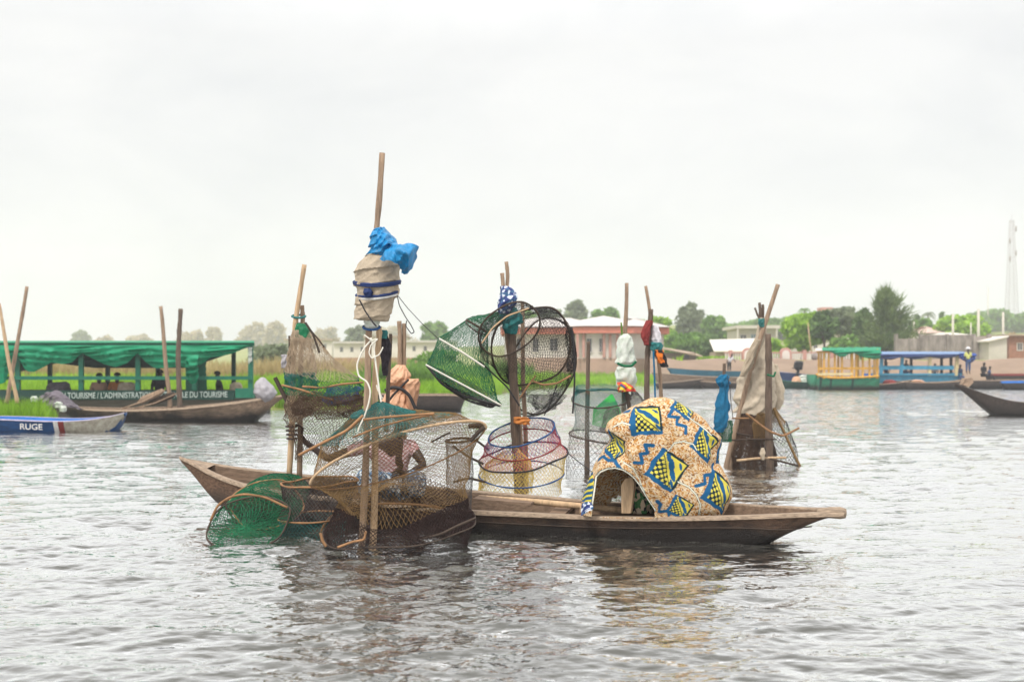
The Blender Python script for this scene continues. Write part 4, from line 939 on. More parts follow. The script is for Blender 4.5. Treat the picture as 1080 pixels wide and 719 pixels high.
def net_grid(rings, cell, sag=0.0, seed=0, n_u=None, jit=0.25):
    rings = np.array(rings); n = rings.shape[1]
    per = max(np.linalg.norm(np.diff(np.vstack([r, r[:1]]), axis=0), axis=1).sum() for r in rings)
    nu = n_u or max(12, 2 * int(per / cell / 2)); seg = np.linalg.norm(np.diff(rings, axis=0), axis=2).mean(1); tot = seg.sum(); nv = max(6, int(tot / cell))
    k = np.concatenate([[0], np.cumsum(seg)]) / tot; v = np.linspace(0, 1, nv)
    ui = np.linspace(0, n, nu + 1)[:-1]; i0 = ui.astype(int); f = (ui - i0)[:, None]
    R = np.stack([r[i0] * (1 - f) + r[(i0 + 1) % n] * f for r in rings])          # ring, u, 3
    P = np.zeros((nu, nv, 3))
    for j, vv in enumerate(v):
        s = min(int(np.searchsorted(k, vv, 'right') - 1), len(seg) - 1); t = (vv - k[s]) / (k[s + 1] - k[s] + 1e-9)
        p = R[s] * (1 - t) + R[s + 1] * t
        c = p.mean(0); p = c + (p - c) * (1 - sag * 4 * t * (1 - t) * .5)
        P[:, j] = p
    P += (sn(P, 9, seed)[..., None] * np.array((.6, .6, .6)) + sn(P, 22, seed + 1)[..., None] * .4) * cell * jit * 2
    P += np.random.default_rng(seed).normal(0, cell * .10, P.shape)
    return P
def net_mesh(mb, P, r, closed=True, drop=0.0, seed=0):
    nu, nv = P.shape[:2]; g = np.random.default_rng(seed)
    for sgn in (1, -1):
        A = P[:, :-1]; B = np.roll(P, -sgn, 0)[:, 1:]
        if not closed:
            sl = slice(0, nu - 1) if sgn == 1 else slice(1, nu); A, B = A[sl], B[sl]
        ii, kk = np.meshgrid(np.arange(nu), np.arange(nv - 1), indexing='ij'); ev = ((ii - sgn * kk) % 2 == 0)
        if not closed: ev = ev[sl]
        A, B = A[ev], B[ev]
        if drop > 0:
            k = g.uniform(size=len(A)) > drop; A, B = A[k], B[k]
        d = B - A; d /= np.linalg.norm(d, axis=1)[:, None] + 1e-9
        ref = np.array((0.2, 0.9, 0.37)); a = np.cross(d, ref); a /= np.linalg.norm(a, axis=1)[:, None] + 1e-9; b = np.cross(d, a)
        th = np.array([0, 2.094, 4.189]); off = r * (np.cos(th)[None, :, None] * a[:, None] + np.sin(th)[None, :, None] * b[:, None])
        V = np.concatenate([A[:, None] + off, B[:, None] + off], 1).reshape(-1, 3)
        i = np.arange(len(A))[:, None] * 6
        mb.add(V, np.vstack([i + np.array([j, (j + 1) % 3, 3 + (j + 1) % 3, 3 + j]) for j in range(3)]))
    return mb
def trap(label, rings, nets, hoops, cell=0.02, r=0.0014, seed=0, group='net fish traps', name='fish_trap', hoop_m='stick', hr=.009):
    """nets: (first ring, last ring, colour[, cell, thread, sag]); hoops: ring index or (index, radius, material)"""
    allp = np.vstack(rings); base = np.array((allp[:, 0].mean(), allp[:, 1].mean(), max(0, allp[:, 2].min())))
    t = thing(name, label, 'fish trap', base, group)
    for q, nn in enumerate(nets):
        a, b, m = nn[:3]; c = (nn[3] if len(nn) > 3 else cell) * 0.84; th = (nn[4] if len(nn) > 4 else r) * 1.32; sg = nn[5] if len(nn) > 5 else .06; dr = nn[6] if len(nn) > 6 else 0.02
        P = net_grid(rings[a:b + 1], c, sg, seed + q); net_mesh(MB(), P, th, True, dr, seed + q).build('net', M[m], t)
        
    for h in hoops:
        i, hr_, hm_ = h if isinstance(h, tuple) else (h, hr, hoop_m)
        R = np.vstack([rings[i], rings[i][:2]]); MB().tube(R, hr_ * (1 + .15 * np.sin(np.arange(len(R)) * .7)), 6, False).build('hoop', M[hm_], t)
    return t
def net_mb(m, rings, c, th, sg, dr, sd):
    mb = MB(); return net_mesh(mb, net_grid(rings, c, sg, sd), th, True, dr, sd)
def rod(t, pts, r=.011, m='stick', name='rod', Y=None):
    return MB().tube(curve(wpath(pts, Y)), r, 6).build(name, M[m], t)

# ---- left stake with the tall net bundle
stake('bent pale stake rising from the canoe at the gripping hand', [(321, 279), (316, 308), (311.5, 340), (309.5, 390), (308, 440), (304.5, 506)], .029, 'pole_pale', Y=11.55)
stake('short pointed stake bound to the bent pale one', [(318.5, 322), (319, 340), (317.5, 380), (316.5, 440), (315.5, 507)], .027, 'pole', Y=11.62)
stake('small dark stick left of the bent pale stake', [(305, 354), (305.5, 375), (306, 400)], .013, 'stick_dark', Y=11.7, name='stick')
R5 = [ring((316, 341, 11.5), (4, 0), (0, 1.5, -.04)), ring((323, 356, 11.5), (13, 1), (0, 3, -.15)), ring((330, 378, 11.5), (24, 5), (0, 5, -.3), wob=.07, seed=4), ring((339, 395, 11.5), (40, 4), (0, 6, -.4), seed=1, wob=.05), ring((341, 411, 11.45), (43, -2), (0, 7, -.42), seed=2), ring((341, 427, 11.4), (42, -1), (0, 7, -.4), seed=3), ring((340, 441, 11.4), (40, 1), (0, 6, -.4), seed=4), ring((334, 462, 11.4), (24, 4), (0, 6, -.25)), ring((335, 486, 11.4), (22, 3), (0, 5, -.2))]
t = trap('tall beige, green and grey net hung in folds on the bent stake', R5, [(0, 3, 'n_beige', .032, .0016, .12, .06), (3, 4, 'n_green', .021, .0019, .1, .08), (4, 6, 'n_brown', .026, .0018, .1, .08), (6, 8, 'n_brown', .028, .0015, .1, .1)], [], seed=10)
P = bundle([(348, 308, 318), (358, 305, 328), (372, 303, 333), (385, 303, 334), (396, 302, 333)], 4, fold=.16, Y=11.42, depth=.7)
net_mesh(MB(), P, .00282, True, .05, 3).build('gathered_net', M['n_beige'], t)
P = bundle([(394, 300, 332), (402, 301, 336), (412, 304, 336)], 5, fold=.16, Y=11.36, depth=.7)
net_mesh(MB(), P, .00282, True, .05, 3).build('gathered_net', M['n_teal'], t)
P = bundle([(408, 345, 380), (418, 340, 378), (428, 346, 374)], 6, fold=.16, Y=11.3, depth=.5)
net_mesh(MB(), P, .0028, True, .05, 3).build('gathered_net', M['n_blue'], t)
P = bundle([(412, 303, 340), (424, 301, 342), (434, 304, 330), (440, 306, 322), (445, 308, 317)], 7, fold=.16, Y=11.36, depth=.5)
net_mesh(MB(), P, .0028, True, .05, 3).build('gathered_net', M['n_beige'], t)
P = bundle([(416, 318, 384), (424, 312, 384), (433, 308, 382), (440, 312, 374)], 71, 120, .14, Y=11.15, depth=.35)
net_mesh(MB(), P, .00284, True, .10, 3).build('gathered_net', M['n_brown'], t)
rod(t, [(297, 406), (318, 411), (338, 418), (352, 422)], .012, Y=11.1); rod(t, [(319, 407.5), (340, 409), (360, 405), (383, 403)], .011, Y=11.1); rod(t, [(290, 398), (296, 410), (303, 424)], .022, 'stick_dark', Y=11.35)
rod(t, [(322, 340), (330, 352), (337, 372)], .011, 'stick_dark', Y=11.3); rod(t, [(325, 345), (336, 358), (342, 366)], .008, 'stick_dark', Y=11.3)
P = bundle([(341, 313, 322), (347, 311, 326), (356, 311, 328)], 8, fold=.07, Y=11.45)
tag(MB().grid(P, True, True).build('net_knot', M['n_green']), 'wad of green netting tied at the neck of the bent stake', 'net knot')
mb = MB(); mb.tube(ring((315, 333.5, 11.58), (7, 0), (0, 1.5, -.07)), .012, 6); tag(mb.build('binding', M['n_teal']), 'green cord binding the two left stakes together', 'cord')
P = bundle([(374, 297, 304), (380, 296, 305), (388, 297, 304)], 9, fold=.2, Y=11.9); tag(MB().grid(P, True, True).build('plastic_bag', M['bag_grey']), 'crumpled pale bag behind the left net bundle', 'bag')

# ---- tall stake with the sack wrap
stake('tallest stake of all, topped by the blue and beige wrap', [(403, 161.5), (400, 205), (396.5, 245), (393, 300), (389, 350), (387.5, 420), (385, 500), (381, 582)], .030, 'pole', Y=10.12)
stake('split companion stake tied beside the tallest one', [(400, 344), (399, 360), (395.5, 400), (396, 450), (395, 520), (393, 578)], .030, 'pole_pale', Y=10.22)
stake('thin dark stake behind the tied pair', [(412, 352), (411, 372), (409, 420), (407, 455)], .02, 'pole_dark', Y=10.5)
sw = thing('wrapped_sack', 'beige sackcloth bundle strapped round the tallest stake', 'sack', W(396, 340, 10.12))
P = bundle([(268, 389, 412), (271, 385, 421), (280, 377, 423), (289, 373, 422), (297, 374, 421), (303, 375.5, 420), (312, 377, 418), (322, 375, 415), (330, 373.5, 413), (337, 373, 411), (338.5, 378, 406)], 21, 120, .05, sub=10, Y=10.1, twist=.4, wrap=.11, turns=5)
MB().grid(P, True, True).build('sackcloth', M['sack'], sw)
P = bundle([(333, 384, 402), (338, 383, 401), (344, 384, 400), (347, 387, 397)], 22, 48, .06, Y=10.1); MB().grid(P, True, True).build('lining', M['bag_white'], sw)
def band(py, L_, R_, tilt, r, m, name='strap', seed=0):
    MB().tube(np.vstack([ring(((L_ + R_) / 2, py, 10.1), ((R_ - L_) / 2, tilt), (0, 2.6, -(R_ - L_) / 2 * 10.1 / F)), ring(((L_ + R_) / 2, py, 10.1), ((R_ - L_) / 2, tilt), (0, 2.6, -(R_ - L_) / 2 * 10.1 / F))[:1]]), r, 8).build(name, m, sw)
band(297, 373.3, 421.8, -.5, .014, M['navy']); band(298.8, 373.3, 421.8, -.5, .011, M['navy']); band(309.5, 376, 419, -2, .014, M['navy']); band(312, 376, 418.6, -2, .013, M['white_paint']); band(345, 383, 400.5, 0, .011, M['rope_blue'])
P = bundle([(304, 384, 391), (308, 383, 394), (313, 385, 392)], 3, 24, .1, Y=9.9); MB().grid(P, True, True).build('strap_knot', M['navy'], sw)
MB().tube(curve(wpath([(379, 316), (385, 328), (394, 341), (397, 344)], 9.88)), .007, 5).build('cord', M['rope_dark'], sw)
bt = thing('tarpaulin', 'bright blue tarpaulin crumpled round the tallest stake above the sack', 'tarpaulin', W(405, 272, 10.1))
P = bundle([(241, 395, 403), (245, 391, 408), (252, 388, 417), (260, 387, 420), (268, 386, 419), (272, 388, 414)], 31, 110, .10, sub=12, Y=10.1, twist=.9, wrap=.20, turns=4); MB().grid(P, True, True).build('wrap', M['tarp_blue'], bt)
def sheet(rowsA, seed, amp=.03, n=24, thick=.012):
    """rowsA: list of rows of (px,py,Y): a crumpled sheet"""
    A = np.array([[W(*p) for p in r] for r in rowsA]); nr, nc = A.shape[:2]
    u, v = np.linspace(0, nr - 1, n), np.linspace(0, nc - 1, n); out = np.zeros((n, n, 3))
    for i, a in enumerate(u):
        i0 = min(int(a), nr - 2); r = A[i0] * (1 - (a - i0)) + A[i0 + 1] * (a - i0)
        out[i] = np.stack([np.interp(v, np.arange(nc), r[:, k]) for k in range(3)], -1)
    for _ in range(max(2, n // 4)):
        out[1:-1] = out[1:-1] * .5 + (out[:-2] + out[2:]) * .25; out[:, 1:-1] = out[:, 1:-1] * .5 + (out[:, :-2] + out[:, 2:]) * .25
    rd_ = lambda f_, k_: 1 - 2 * np.abs(sn(out, f_, k_, 3))
    dg_ = np.linspace(0, 1, n)[:, None] + .7 * np.linspace(0, 1, n)[None]
    out[..., 1] += amp * (sn(out, 14, seed) + .8 * np.sin(dg_ * 17 + 1.5 * sn(out, 8, seed + 9)) + .6 * sn(out, 34, seed + 3) + .3 * rd_(55, seed + 4)); out[..., 2] += amp * (.4 * sn(out, 22, seed + 1) + .3 * sn(out, 48, seed + 5)); out[..., 0] += amp * .35 * sn(out, 30, seed + 6)
    return out
def sheet_mb(rowsA, seed, amp=.03, n=24, thick=.01):
    S = sheet(rowsA, seed, amp, n); mb = MB(); mb.grid(S); B = S + np.array((0, thick, 0)); mb.grid(B[:, ::-1])
    return mb
sheet_mb([[(401, 272, 9.85), (407, 264, 9.8), (414, 258, 9.82)], [(411, 274, 9.7), (420, 262, 9.62), (429, 254, 9.75)], [(418, 277, 9.7), (431, 267, 9.6), (440, 258, 9.8)], [(422, 282, 9.8), (432, 280, 9.72), (440.5, 266, 9.95)], [(423, 288, 9.95), (430, 288, 9.95), (438, 276, 10.1)]], 5, .020, 70).build('flap', M['tarp_blue'], bt)
sheet_mb([[(400, 240, 10.0), (405, 239, 10.1), (408, 243, 10.2)], [(398, 250, 9.85), (408, 248, 9.9), (418, 253, 10.05)], [(394, 262, 9.8), (406, 258, 9.8), (420, 257, 9.95)]], 6, .018, 60).build('fold', M['tarp_blue'], bt)
# cords on the tall stake
def cord(label, pts, r=.006, m='rope_white', Y=None, cat='cord', name='cord', group=None): return tag(MB().tube(curve(wpath(pts, Y), 60), r, 5).build(name, M[m]), label, cat, group)
cord('white cord looped loosely left of the tall stake', [(392, 358), (383, 368), (376, 384), (378, 397), (387, 402), (391, 412), (389, 425), (384, 440), (378, 452), (377, 462), (372, 467)], .008, Y=9.95)
cord('white cord running taut down to the teal net', [(391, 356), (394, 366), (396, 382), (398.5, 400), (401, 419), (402, 424)], .0085, Y=9.95)
cord('white cord knotted and wound round the tied pair of stakes', [(384, 353), (392, 359), (399, 357), (391, 364), (389, 372), (392, 378), (400, 374), (404, 366)], .006, Y=9.93)
cord('short white cord loop hanging to the teal peak', [(397, 406), (399, 412), (403, 420)], .008, Y=9.97)
cord('thin dark line hanging in a loop right of the sack', [(419, 312), (421, 322), (428, 335), (433, 342), (437, 350), (434, 352), (428, 344), (429, 338)], .0045, 'rope_dark', Y=10.05)
cord('thin grey line stretched from the sack to the green net', [(419, 311, 10.1), (430, 325, 10.5), (446, 342, 11.2), (463, 358, 11.9)], .0035, 'rope_dark')
P = bundle([(352, 403, 409), (362, 400, 411), (372, 401, 413), (384, 402, 410), (396, 404, 408)], 14, 40, .22, Y=10.35, depth=.6); tag(MB().grid(P, True, True).build('rag', M['rag_dark']), 'dark limp rag hanging right of the tied pair of stakes', 'rag')
P = bundle([(348, 402, 408), (352, 401, 409), (357, 403, 408)], 15, 24, .15, Y=10.3); tag(MB().grid(P, True, True).build('rag', M['rag_teal']), 'small teal rag knotted above the dark rag', 'rag')

# ---- split stake with the orange bag
stake('left half of the split stake rising from the orange bag', [(421, 338.5), (421.5, 360), (422, 390), (422, 440), (422, 520)], .028, 'pole', Y=12.3)
stake('right half of the split stake rising from the orange bag', [(426, 341), (426, 360), (426, 390), (426, 440), (426, 520)], .026, 'pole', Y=12.34)
ob = thing('plastic_sack', 'orange brown plastic sack tied round the split stake', 'sack', W(424, 432, 12.3))
P = bundle([(385, 417, 427), (389, 413, 430), (396, 408, 432), (402, 407, 432), (407, 410, 428), (411, 412, 426), (416, 406, 428), (424, 402, 432), (431, 402, 436), (438, 403, 438)], 41, 90, .13, Y=12.25, twist=.6); MB().grid(P, True, True).build('bag', M['bag_orange'], ob)
P = bundle([(399.5, 430, 442), (404, 427, 443.5), (412, 427, 443), (422, 428, 441), (432, 431, 438)], 42, 48, .12, Y=12.15); MB().grid(P, True, True).build('bag_corner', M['bag_orange'], ob)
MB().tube(curve(wpath([(406, 412), (414, 408), (424, 410), (432, 417), (437, 428), (439, 434)], 11.97)), .019, 6).build('tie', M['rope_dark'], ob)
MB().tube(curve(wpath([(409, 424), (415, 416), (422, 409), (426, 405), (431, 400)], 11.97)), .012, 6).build('tie', M['rope_dark'], ob)

# ---- front traps
R1 = [ring((402, 423.5, 10.15), (3, 0), (0, 1, -.02)), ring((404, 437, 10.15), (34, -2), (0, 6, -.25), wob=.06, seed=1), ring((408, 453, 10.15), (68, -14), (2, 9, -.3), seed=3, wob=.05), ring((420, 480, 9.95), (90, -27), (-4, 24, .12), seed=5, wob=.03), ring((425, 508, 10.1), (70, -14), (-3, 20, -.50), seed=6, wob=.06), ring((424, 530, 10.1), (70, -8), (0, 20, -.52), wob=.06, seed=9), ring((421, 556, 10.1), (82, -9), (0, 21, -.58), seed=7, wob=.04), ring((421, 580, 10.1), (78, -6), (0, 12, -.4), seed=8, wob=.05)]
t = trap('largest fish trap, teal peak over ochre and maroon net, in front of the canoe', R1, [(0, 2, 'n_teal', .023, .0018), (1, 3, 'n_ochre', .026, .0015), (3, 5, 'n_ochre', .027, .0015, .12), (5, 7, 'n_maroon', .023, .0021), (5, 6, 'n_maroon', .034, .0018, .3)], [(6, .007, 'stick_dark')], seed=20)
R_ = np.vstack([R1[3], R1[3][:1]]); MB().tube(R_[46:97], .0125 * (1 + .12 * np.sin(np.arange(51) * .8)), 7).build('hoop', M['pole_pale'], t); MB().tube(R_[0:48], .0065, 6).build('hoop', M['stick'], t)
rod(t, [(338, 563), (341, 554), (349, 544), (364, 536), (385, 532), (410, 530.5), (440, 531.5), (470, 536)], .012, 'stick', Y=10.55, name='hoop')
P = bundle([(538, 440, 496), (552, 436, 494), (566, 430, 486)], 17, 110, .14, Y=9.9, depth=.4); net_mesh(MB(), P, .00282, True, .08, 3).build('gathered_net', M['n_maroon'], t)
rod(t, [(315, 480), (334, 470), (350, 462), (366, 454), (383, 438)], .013, Y=9.75); rod(t, [(383, 442.5), (404, 440), (430, 438), (458, 436)], .012, 'stick', Y=9.75); rod(t, [(372, 461), (400, 450), (430, 442), (456, 437)], .009, 'stick', Y=9.8)
rod(t, [(494, 449.3), (503, 448.6), (510, 450)], .023, 'stick_dark', Y=10.0); rod(t, [(511, 450), (505, 455), (496, 465)], .018, 'stick_dark', Y=9.95)
rod(t, [(338, 562), (340, 570), (344, 576)], .013, Y=9.7); rod(t, [(356, 577), (372, 571), (384, 569), (386, 560)], .011, Y=9.55); rod(t, [(445, 568), (465, 563), (485, 553), (502, 546)], .012, 'stick_dark', Y=9.6)
rod(t, [(455, 466), (470, 458), (475, 456)], .008, 'stick_dark', Y=10.0)
# flat side panel of net standing at the right of the big trap
RP = [ring((484, 464, 10.75), (14, -1), (0, 2, -.12)), ring((485, 500, 10.75), (14, 0), (0, 3, -.13)), ring((484, 545, 10.7), (13, 0), (0, 3, -.13)), ring((480, 580, 10.6), (12, 0), (0, 3, -.13))]
trap('narrow grey upright net sleeve at the right end of the largest trap', RP, [(0, 3, 'n_grey', .017, .0014)], [(0, .012, 'stick_dark')], seed=33)
R2 = [ring((337, 508, 10.75), (40, -3), (0, 5, -.32), seed=2), ring((335, 527, 10.75), (37, -2), (0, 5.5, -.3)), ring((330, 545, 10.7), (36, -2), (0, 6, -.3), seed=3), ring((330, 570, 10.7), (33, 0), (0, 6, -.28))]
trap('dark drum shaped fish trap half sunk between the green and the largest trap', R2, [(0, 2, 'n_grey', .021, .0019), (0, 2, 'n_maroon', .028, .0017), (2, 3, 'n_teal', .024, .0015)], [(0, .010, 'stick'), (2, .009, 'stick')], seed=44)
R3 = [ring((262, 552, 10.45), (43, -5), (5, -29, .25), seed=1, wob=.05), ring((272, 542, 10.75), (40, -4), (4, -29, .2), wob=.05, seed=5), ring((281, 532, 11.0), (38, -3), (2, -26, .15), seed=3, wob=.05), ring((290, 521, 11.2), (35, -1), (1, -20, .1)), ring((297, 516, 11.4), (30, 1), (1, -17, .1), seed=2), ring((298, 514, 11.45), (14, 1), (1, -8, .05), seed=2)]
trap('bright green tunnel trap lying half sunk beside the stern', R3, [(0, 5, 'n_green', .030, .0021), (1, 4, 'n_green', .038, .0018, .12)], [(0, .009, 'stick_dark'), (2, .009, 'stick'), (4, .008, 'rope_dark')], seed=55)
RC_ = R3[0].mean(0); net_mesh(MB(), net_grid([R3[0], RC_ + (R3[0] - RC_) * .66 + (0, -.05, -.02), RC_ + (R3[0] - RC_) * .33 + (0, -.08, -.03), RC_ + (R3[0] - RC_) * .03 + (0, -.08, -.03)], .030, 0, 57, n_u=80), .003, True, .03, 57).build('net', M['n_green'], t)
rod(t, [(222, 549), (229, 533), (242, 524), (258, 520.5), (280, 524), (303, 535)], .012, 'stick', Y=10.33, name='hoop')
rod(t, [(236, 528), (240, 538), (250, 552)], .010, 'stick_dark', Y=10.6)

# ---- middle stake and its three traps
Y4 = 12.4
stake('dark thick stake in the middle carrying the black barrel net', [(536, 326), (539, 345), (541, 390), (543.5, 440), (546, 480), (547, 520), (547, 560)], .052, 'pole_dark', Y=Y4)
stake('pale pole with a blunt top above the blue and white rag', [(529.5, 288), (530.5, 303), (532, 330), (543, 420), (551, 520), (551, 560)], .026, 'pole', Y=Y4 + .14)
stake('pale pole with a pointed top above the blue and white rag', [(534, 276), (535.3, 290), (534.5, 305), (537, 330), (546, 420), (553, 520), (553, 560)], .024, 'pole', Y=Y4 + .2)
stake('thin greyish pole seen through the black barrel net', [(551, 318), (551, 345), (552, 400), (554, 450), (555, 520)], .026, 'pole', Y=13.0)
P = bundle([(302, 528, 537), (306, 527.5, 543), (314, 526, 546), (320, 525, 545), (326, 525, 541), (331, 526, 538)], 51, 60, .11, Y=Y4 - .1, twist=.5); tag(MB().grid(P, True, True).build('printed_rag', M['rag_bluewhite']), 'blue and white patterned rag wrapped round the middle stake', 'rag')
P = bundle([(324, 529, 545), (331, 527, 549), (338, 527, 551), (344, 529, 546), (352, 532, 543)], 52, 48, .18, Y=Y4 - .05); tag(MB().grid(P, True, True).build('net_wad', M['rag_teal']), 'wad of dark teal netting below the blue and white rag', 'net')
RA = [ring((537, 347, 11.9), (31, -14, -.05), (8, 24, .15), seed=4), ring((544, 356, 12.1), (37, -15), (9, 29, .2)), ring((560, 365, 12.35), (41, -12), (6, 41, .25), seed=6), ring((570, 374, 12.7), (38, -8), (2, 44, .25)), ring((572, 386, 12.95), (35, -6), (-4, 50, .22), seed=2), ring((570, 404, 13.1), (30, -5), (-6, 34, .18), wob=.05), ring((563, 424, 13.15), (16, -3), (-4, 13, .08))]
t = trap('black barrel shaped net hanging from the middle stake', RA, [(0, 6, 'n_black', .028, .0015)], [(0, .010, 'stick_dark'), (2, .012, 'stick_dark'), (4, .009, 'stick_dark')], seed=61)
rod(t, [(508, 362), (520, 345), (535, 333), (558, 325)], .008, 'pole_pale', Y=11.75); rod(t, [(560, 401), (573, 406), (588, 404), (602, 396)], .011, 'stick', Y=12.2); rod(t, [(548, 420), (556, 408), (565, 396)], .009, 'stick', Y=12.2)
rod(t, [(603, 345), (606, 375), (606, 405), (604, 436)], .010, 'rope_dark', Y=12.5, name='cord'); rod(t, [(574, 438), (582, 422), (588, 404)], .006, 'rope_dark', Y=12.5, name='cord'); rod(t, [(505, 380), (520, 394), (535, 408), (548, 428)], .009, 'rope_dark', Y=12.2, name='cord')
P = bundle([(392, 597, 606), (372, 598, 607), (352, 596, 606), (345, 599, 603)], 5, 36, .2, Y=12.75, depth=.5); net_mesh(MB(), P, .0022, True, .02, 4).build('gathered_net', M['n_black'], t)
P = bundle([(432, 565, 585), (425, 560, 590), (416, 556, 596)], 6, 60, .2, Y=12.7, depth=.5); net_mesh(MB(), P, .0018, True, .02, 4).build('gathered_net', M['n_black'], t)
RB = [ring((538, 330, 12.5), (6, 3), (1, -2, .1)), ring((503, 344, 12.5), (11, 7, .1), (3, -4, .5), seed=1), ring((488, 372, 12.4), (25, 15, .1), (4, -7, .62), seed=2), ring((489, 406, 12.3), (39, 21, .1), (3, -5, .7), seed=3), ring((492, 414, 12.3), (28, 15), (3, -4, .5)), ring((494, 420, 12.3), (12, 6), (2, -2, .2))]
t = trap('green net wedge stretched to the left of the middle stake', RB, [(0, 3, 'n_green', .036, .0019), (3, 5, 'n_black', .026, .0024)], [(1, .008, 'stick_dark')], seed=71)
rod(t, [(463, 357), (487, 371), (511, 387)], .011, 'rod_white', Y=11.7, name='rim_rod'); rod(t, [(449, 384.5), (470, 396), (500, 412), (529, 427.5)], .010, 'rod_white', Y=11.6, name='rim_rod')
rod(t, [(492, 337.5), (502, 343), (513, 350)], .012, 'stick_dark', Y=12.0, name='rim_rod'); rod(t, [(450, 385), (466, 405), (487, 417), (528, 428)], .013, 'rope_dark', Y=11.7, name='cord')
RC = [ring((550, 456, 12.3), (35, -7), (-2, 14, -.42), seed=1), ring((551, 469, 12.3), (40, -4), (-1, 16, -.45)), ring((552, 482, 12.3), (46, -6), (-2, 15, -.5), seed=2), ring((550, 500, 12.2), (45, -1), (-1, 14, -.5)), ring((548, 520, 12.1), (44, 0), (0, 12, -.5), seed=3)]
t = trap('multicoloured round net trap standing below the black barrel net', RC, [(0, 1, 'n_blue', .034, .0015), (0, 2, 'n_pink', .030, .0016), (2, 4, 'n_yellow', .028, .0017)], [(0, .009, 'rope_blue'), (1, .008, 'rag_red'), (2, .010, 'rope_dark'), (3, .008, 'rope_blue')], seed=81)
Pn = net_grid([ring((538, 476, 12.2), (9, -2), (0, 3, -.1)), ring((536, 488, 12.2), (24, -2), (0, 7, -.25)), ring((535, 505, 12.2), (28, 0), (0, 8, -.3)), ring((534, 518, 12.2), (28, 0), (0, 8, -.3))], .026, .05, 83); net_mesh(MB(), Pn, .0026, True, .02, 83).build('inner_net', M['n_yellow'], t)
mb = MB(); P = bundle([(440, 543, 558), (443, 541, 559), (447, 543, 557)], 8, 30, .2, Y=12.3); tag(mb.grid(P, True, True).build('cord_winding', M['cloth_orange']), 'orange cord wound round the middle stake under the barrel net', 'cord')
for i, (a, lb) in enumerate([([(497, 462, 12.6), (505, 466, 12.5), (515, 474, 12.4)], 'dark curved end stick left of the multicoloured trap'), ([(477, 470, 12.0), (495, 482, 12.0), (510, 489, 12.0)], 'dark slanting stick between the two net traps'), ([(478, 508, 11.9), (495, 504, 11.9), (512, 508, 11.9)], 'low dark stick leaning over the far gunwale')]):
    tag(MB().tube(curve(wpath(a)), .014, 6).build('stick', M['stick_dark']), lb, 'stick')
cord('thin dark line running from the multicoloured trap to the cloth', [(597, 476, 12.3), (612, 488, 11.8), (628, 500, 11.2)], .005, 'rope_dark')

# ---- grey green trap behind the cloth
stake('plain brown pole through the grey green trap', [(620.5, 360), (620, 385), (620, 420), (619, 460), (619, 500)], .034, 'pole_dark', Y=16.8)
RD = [ring((633, 408, 16.8), (26, 0), (0, -4, .3)), ring((634, 420, 16.8), (31, -1), (0, 10, -.42), seed=1), ring((633, 440, 16.8), (27, 0), (0, 9, -.38)), ring((628, 456, 16.8), (24, 4), (0, 8, -.34)), ring((634, 461, 16.8), (33, 5), (0, 6, -.45), seed=3), ring((632, 490, 16.8), (35, 4), (0, 6, -.45)), ring((632, 512, 16.8), (35, 0), (0, 6, -.45))]
t = trap('grey green net trap on the plain brown pole behind the cloth', RD, [(0, 1, 'n_teal', .026, .0026), (1, 3, 'n_pale', .034, .0022), (3, 4, 'n_grey', .034, .0022), (4, 6, 'n_grey', .05, .0018)], [(1, .012, 'stick_dark'), (4, .012, 'stick_dark')], seed=91)
RE = [ring((645, 416, 16.6), (1, 0), (0, .5, -.02)), ring((640, 432, 16.6), (14, 0), (0, 4, -.15)), ring((641, 447, 16.6), (16, 0), (0, 4, -.2))]
Pn = net_grid(RE, .012, 0, 4); net_mesh(MB(), Pn, .0026, True, 0, 2).build('inner_net', M['n_bright'], t)
P = bundle([(430, 640, 652), (445, 636, 656), (455, 633, 655)], 17, 40, .12, Y=16.4); net_mesh(MB(), P, .0026, True, .05, 2).build('gathered_net', M['n_grey'], t)
rod(t, [(660, 410), (663, 425), (665, 440)], .03, 'stick_dark', Y=16.6)
RF = [ring((668, 412, 16.9), (2, 0), (0, 1, -.02)), ring((674, 425, 16.9), (10, 1), (0, 2, -.1)), ring((680, 442, 16.9), (16, 2), (0, 3, -.15))]
trap('small dark triangular net between the white and the ragged stake', RF, [(0, 2, 'n_grey', .028, .002)], [(2, .012, 'stick_dark')], seed=95)

# ---- white cloth stake, rag stakes
stake('straight stake topped by the white flowered cloth', [(661, 298.5), (660.5, 320), (659.5, 350), (658.5, 400), (657.5, 440), (657, 500)], .034, 'pole', Y=16.9)
wc = thing('white_cloth', 'white plastic cloth tied in two puffs round the straight stake', 'cloth', W(660, 412, 16.9))
P = bundle([(352, 657, 663), (356, 652, 667), (364, 650, 668), (374, 649, 668), (382, 649, 671), (385, 652, 667), (389, 650, 670), (398, 650, 672), (405, 651, 671), (410, 653, 670)], 61, 72, .12, Y=16.8, depth=.8); MB().grid(P, True, True).build('sheet', M['bag_white'], wc)
MB().tube(curve(wpath([(651, 383), (658, 386), (666, 386), (671, 381)], 16.55)), .02, 6).build('tie', M['n_green'], wc)
stake('short twig with leaves beside the white cloth', [(655, 340), (656, 350), (657, 362)], .016, 'l_mid', Y=16.8, name='twig', group=None)
P = bundle([(403, 651, 659), (408, 650, 668), (413, 652, 670)], 62, 40, .2, Y=16.6); tag(MB().grid(P, True, True).build('rag', M['rag_mixed']), 'red, yellow and blue rag at the foot of the white cloth', 'rag')
stake('slim leaning stake above the dark red rag', [(681, 301.5), (684, 320), (688, 350), (692, 362), (696, 390), (698, 440), (699, 500)], .028, 'pole', Y=16.4)
stake('upright dark stake below the dark red rag', [(686.5, 326), (685, 345), (683, 380), (682, 440), (682, 500)], .042, 'pole_dark', Y=16.2)
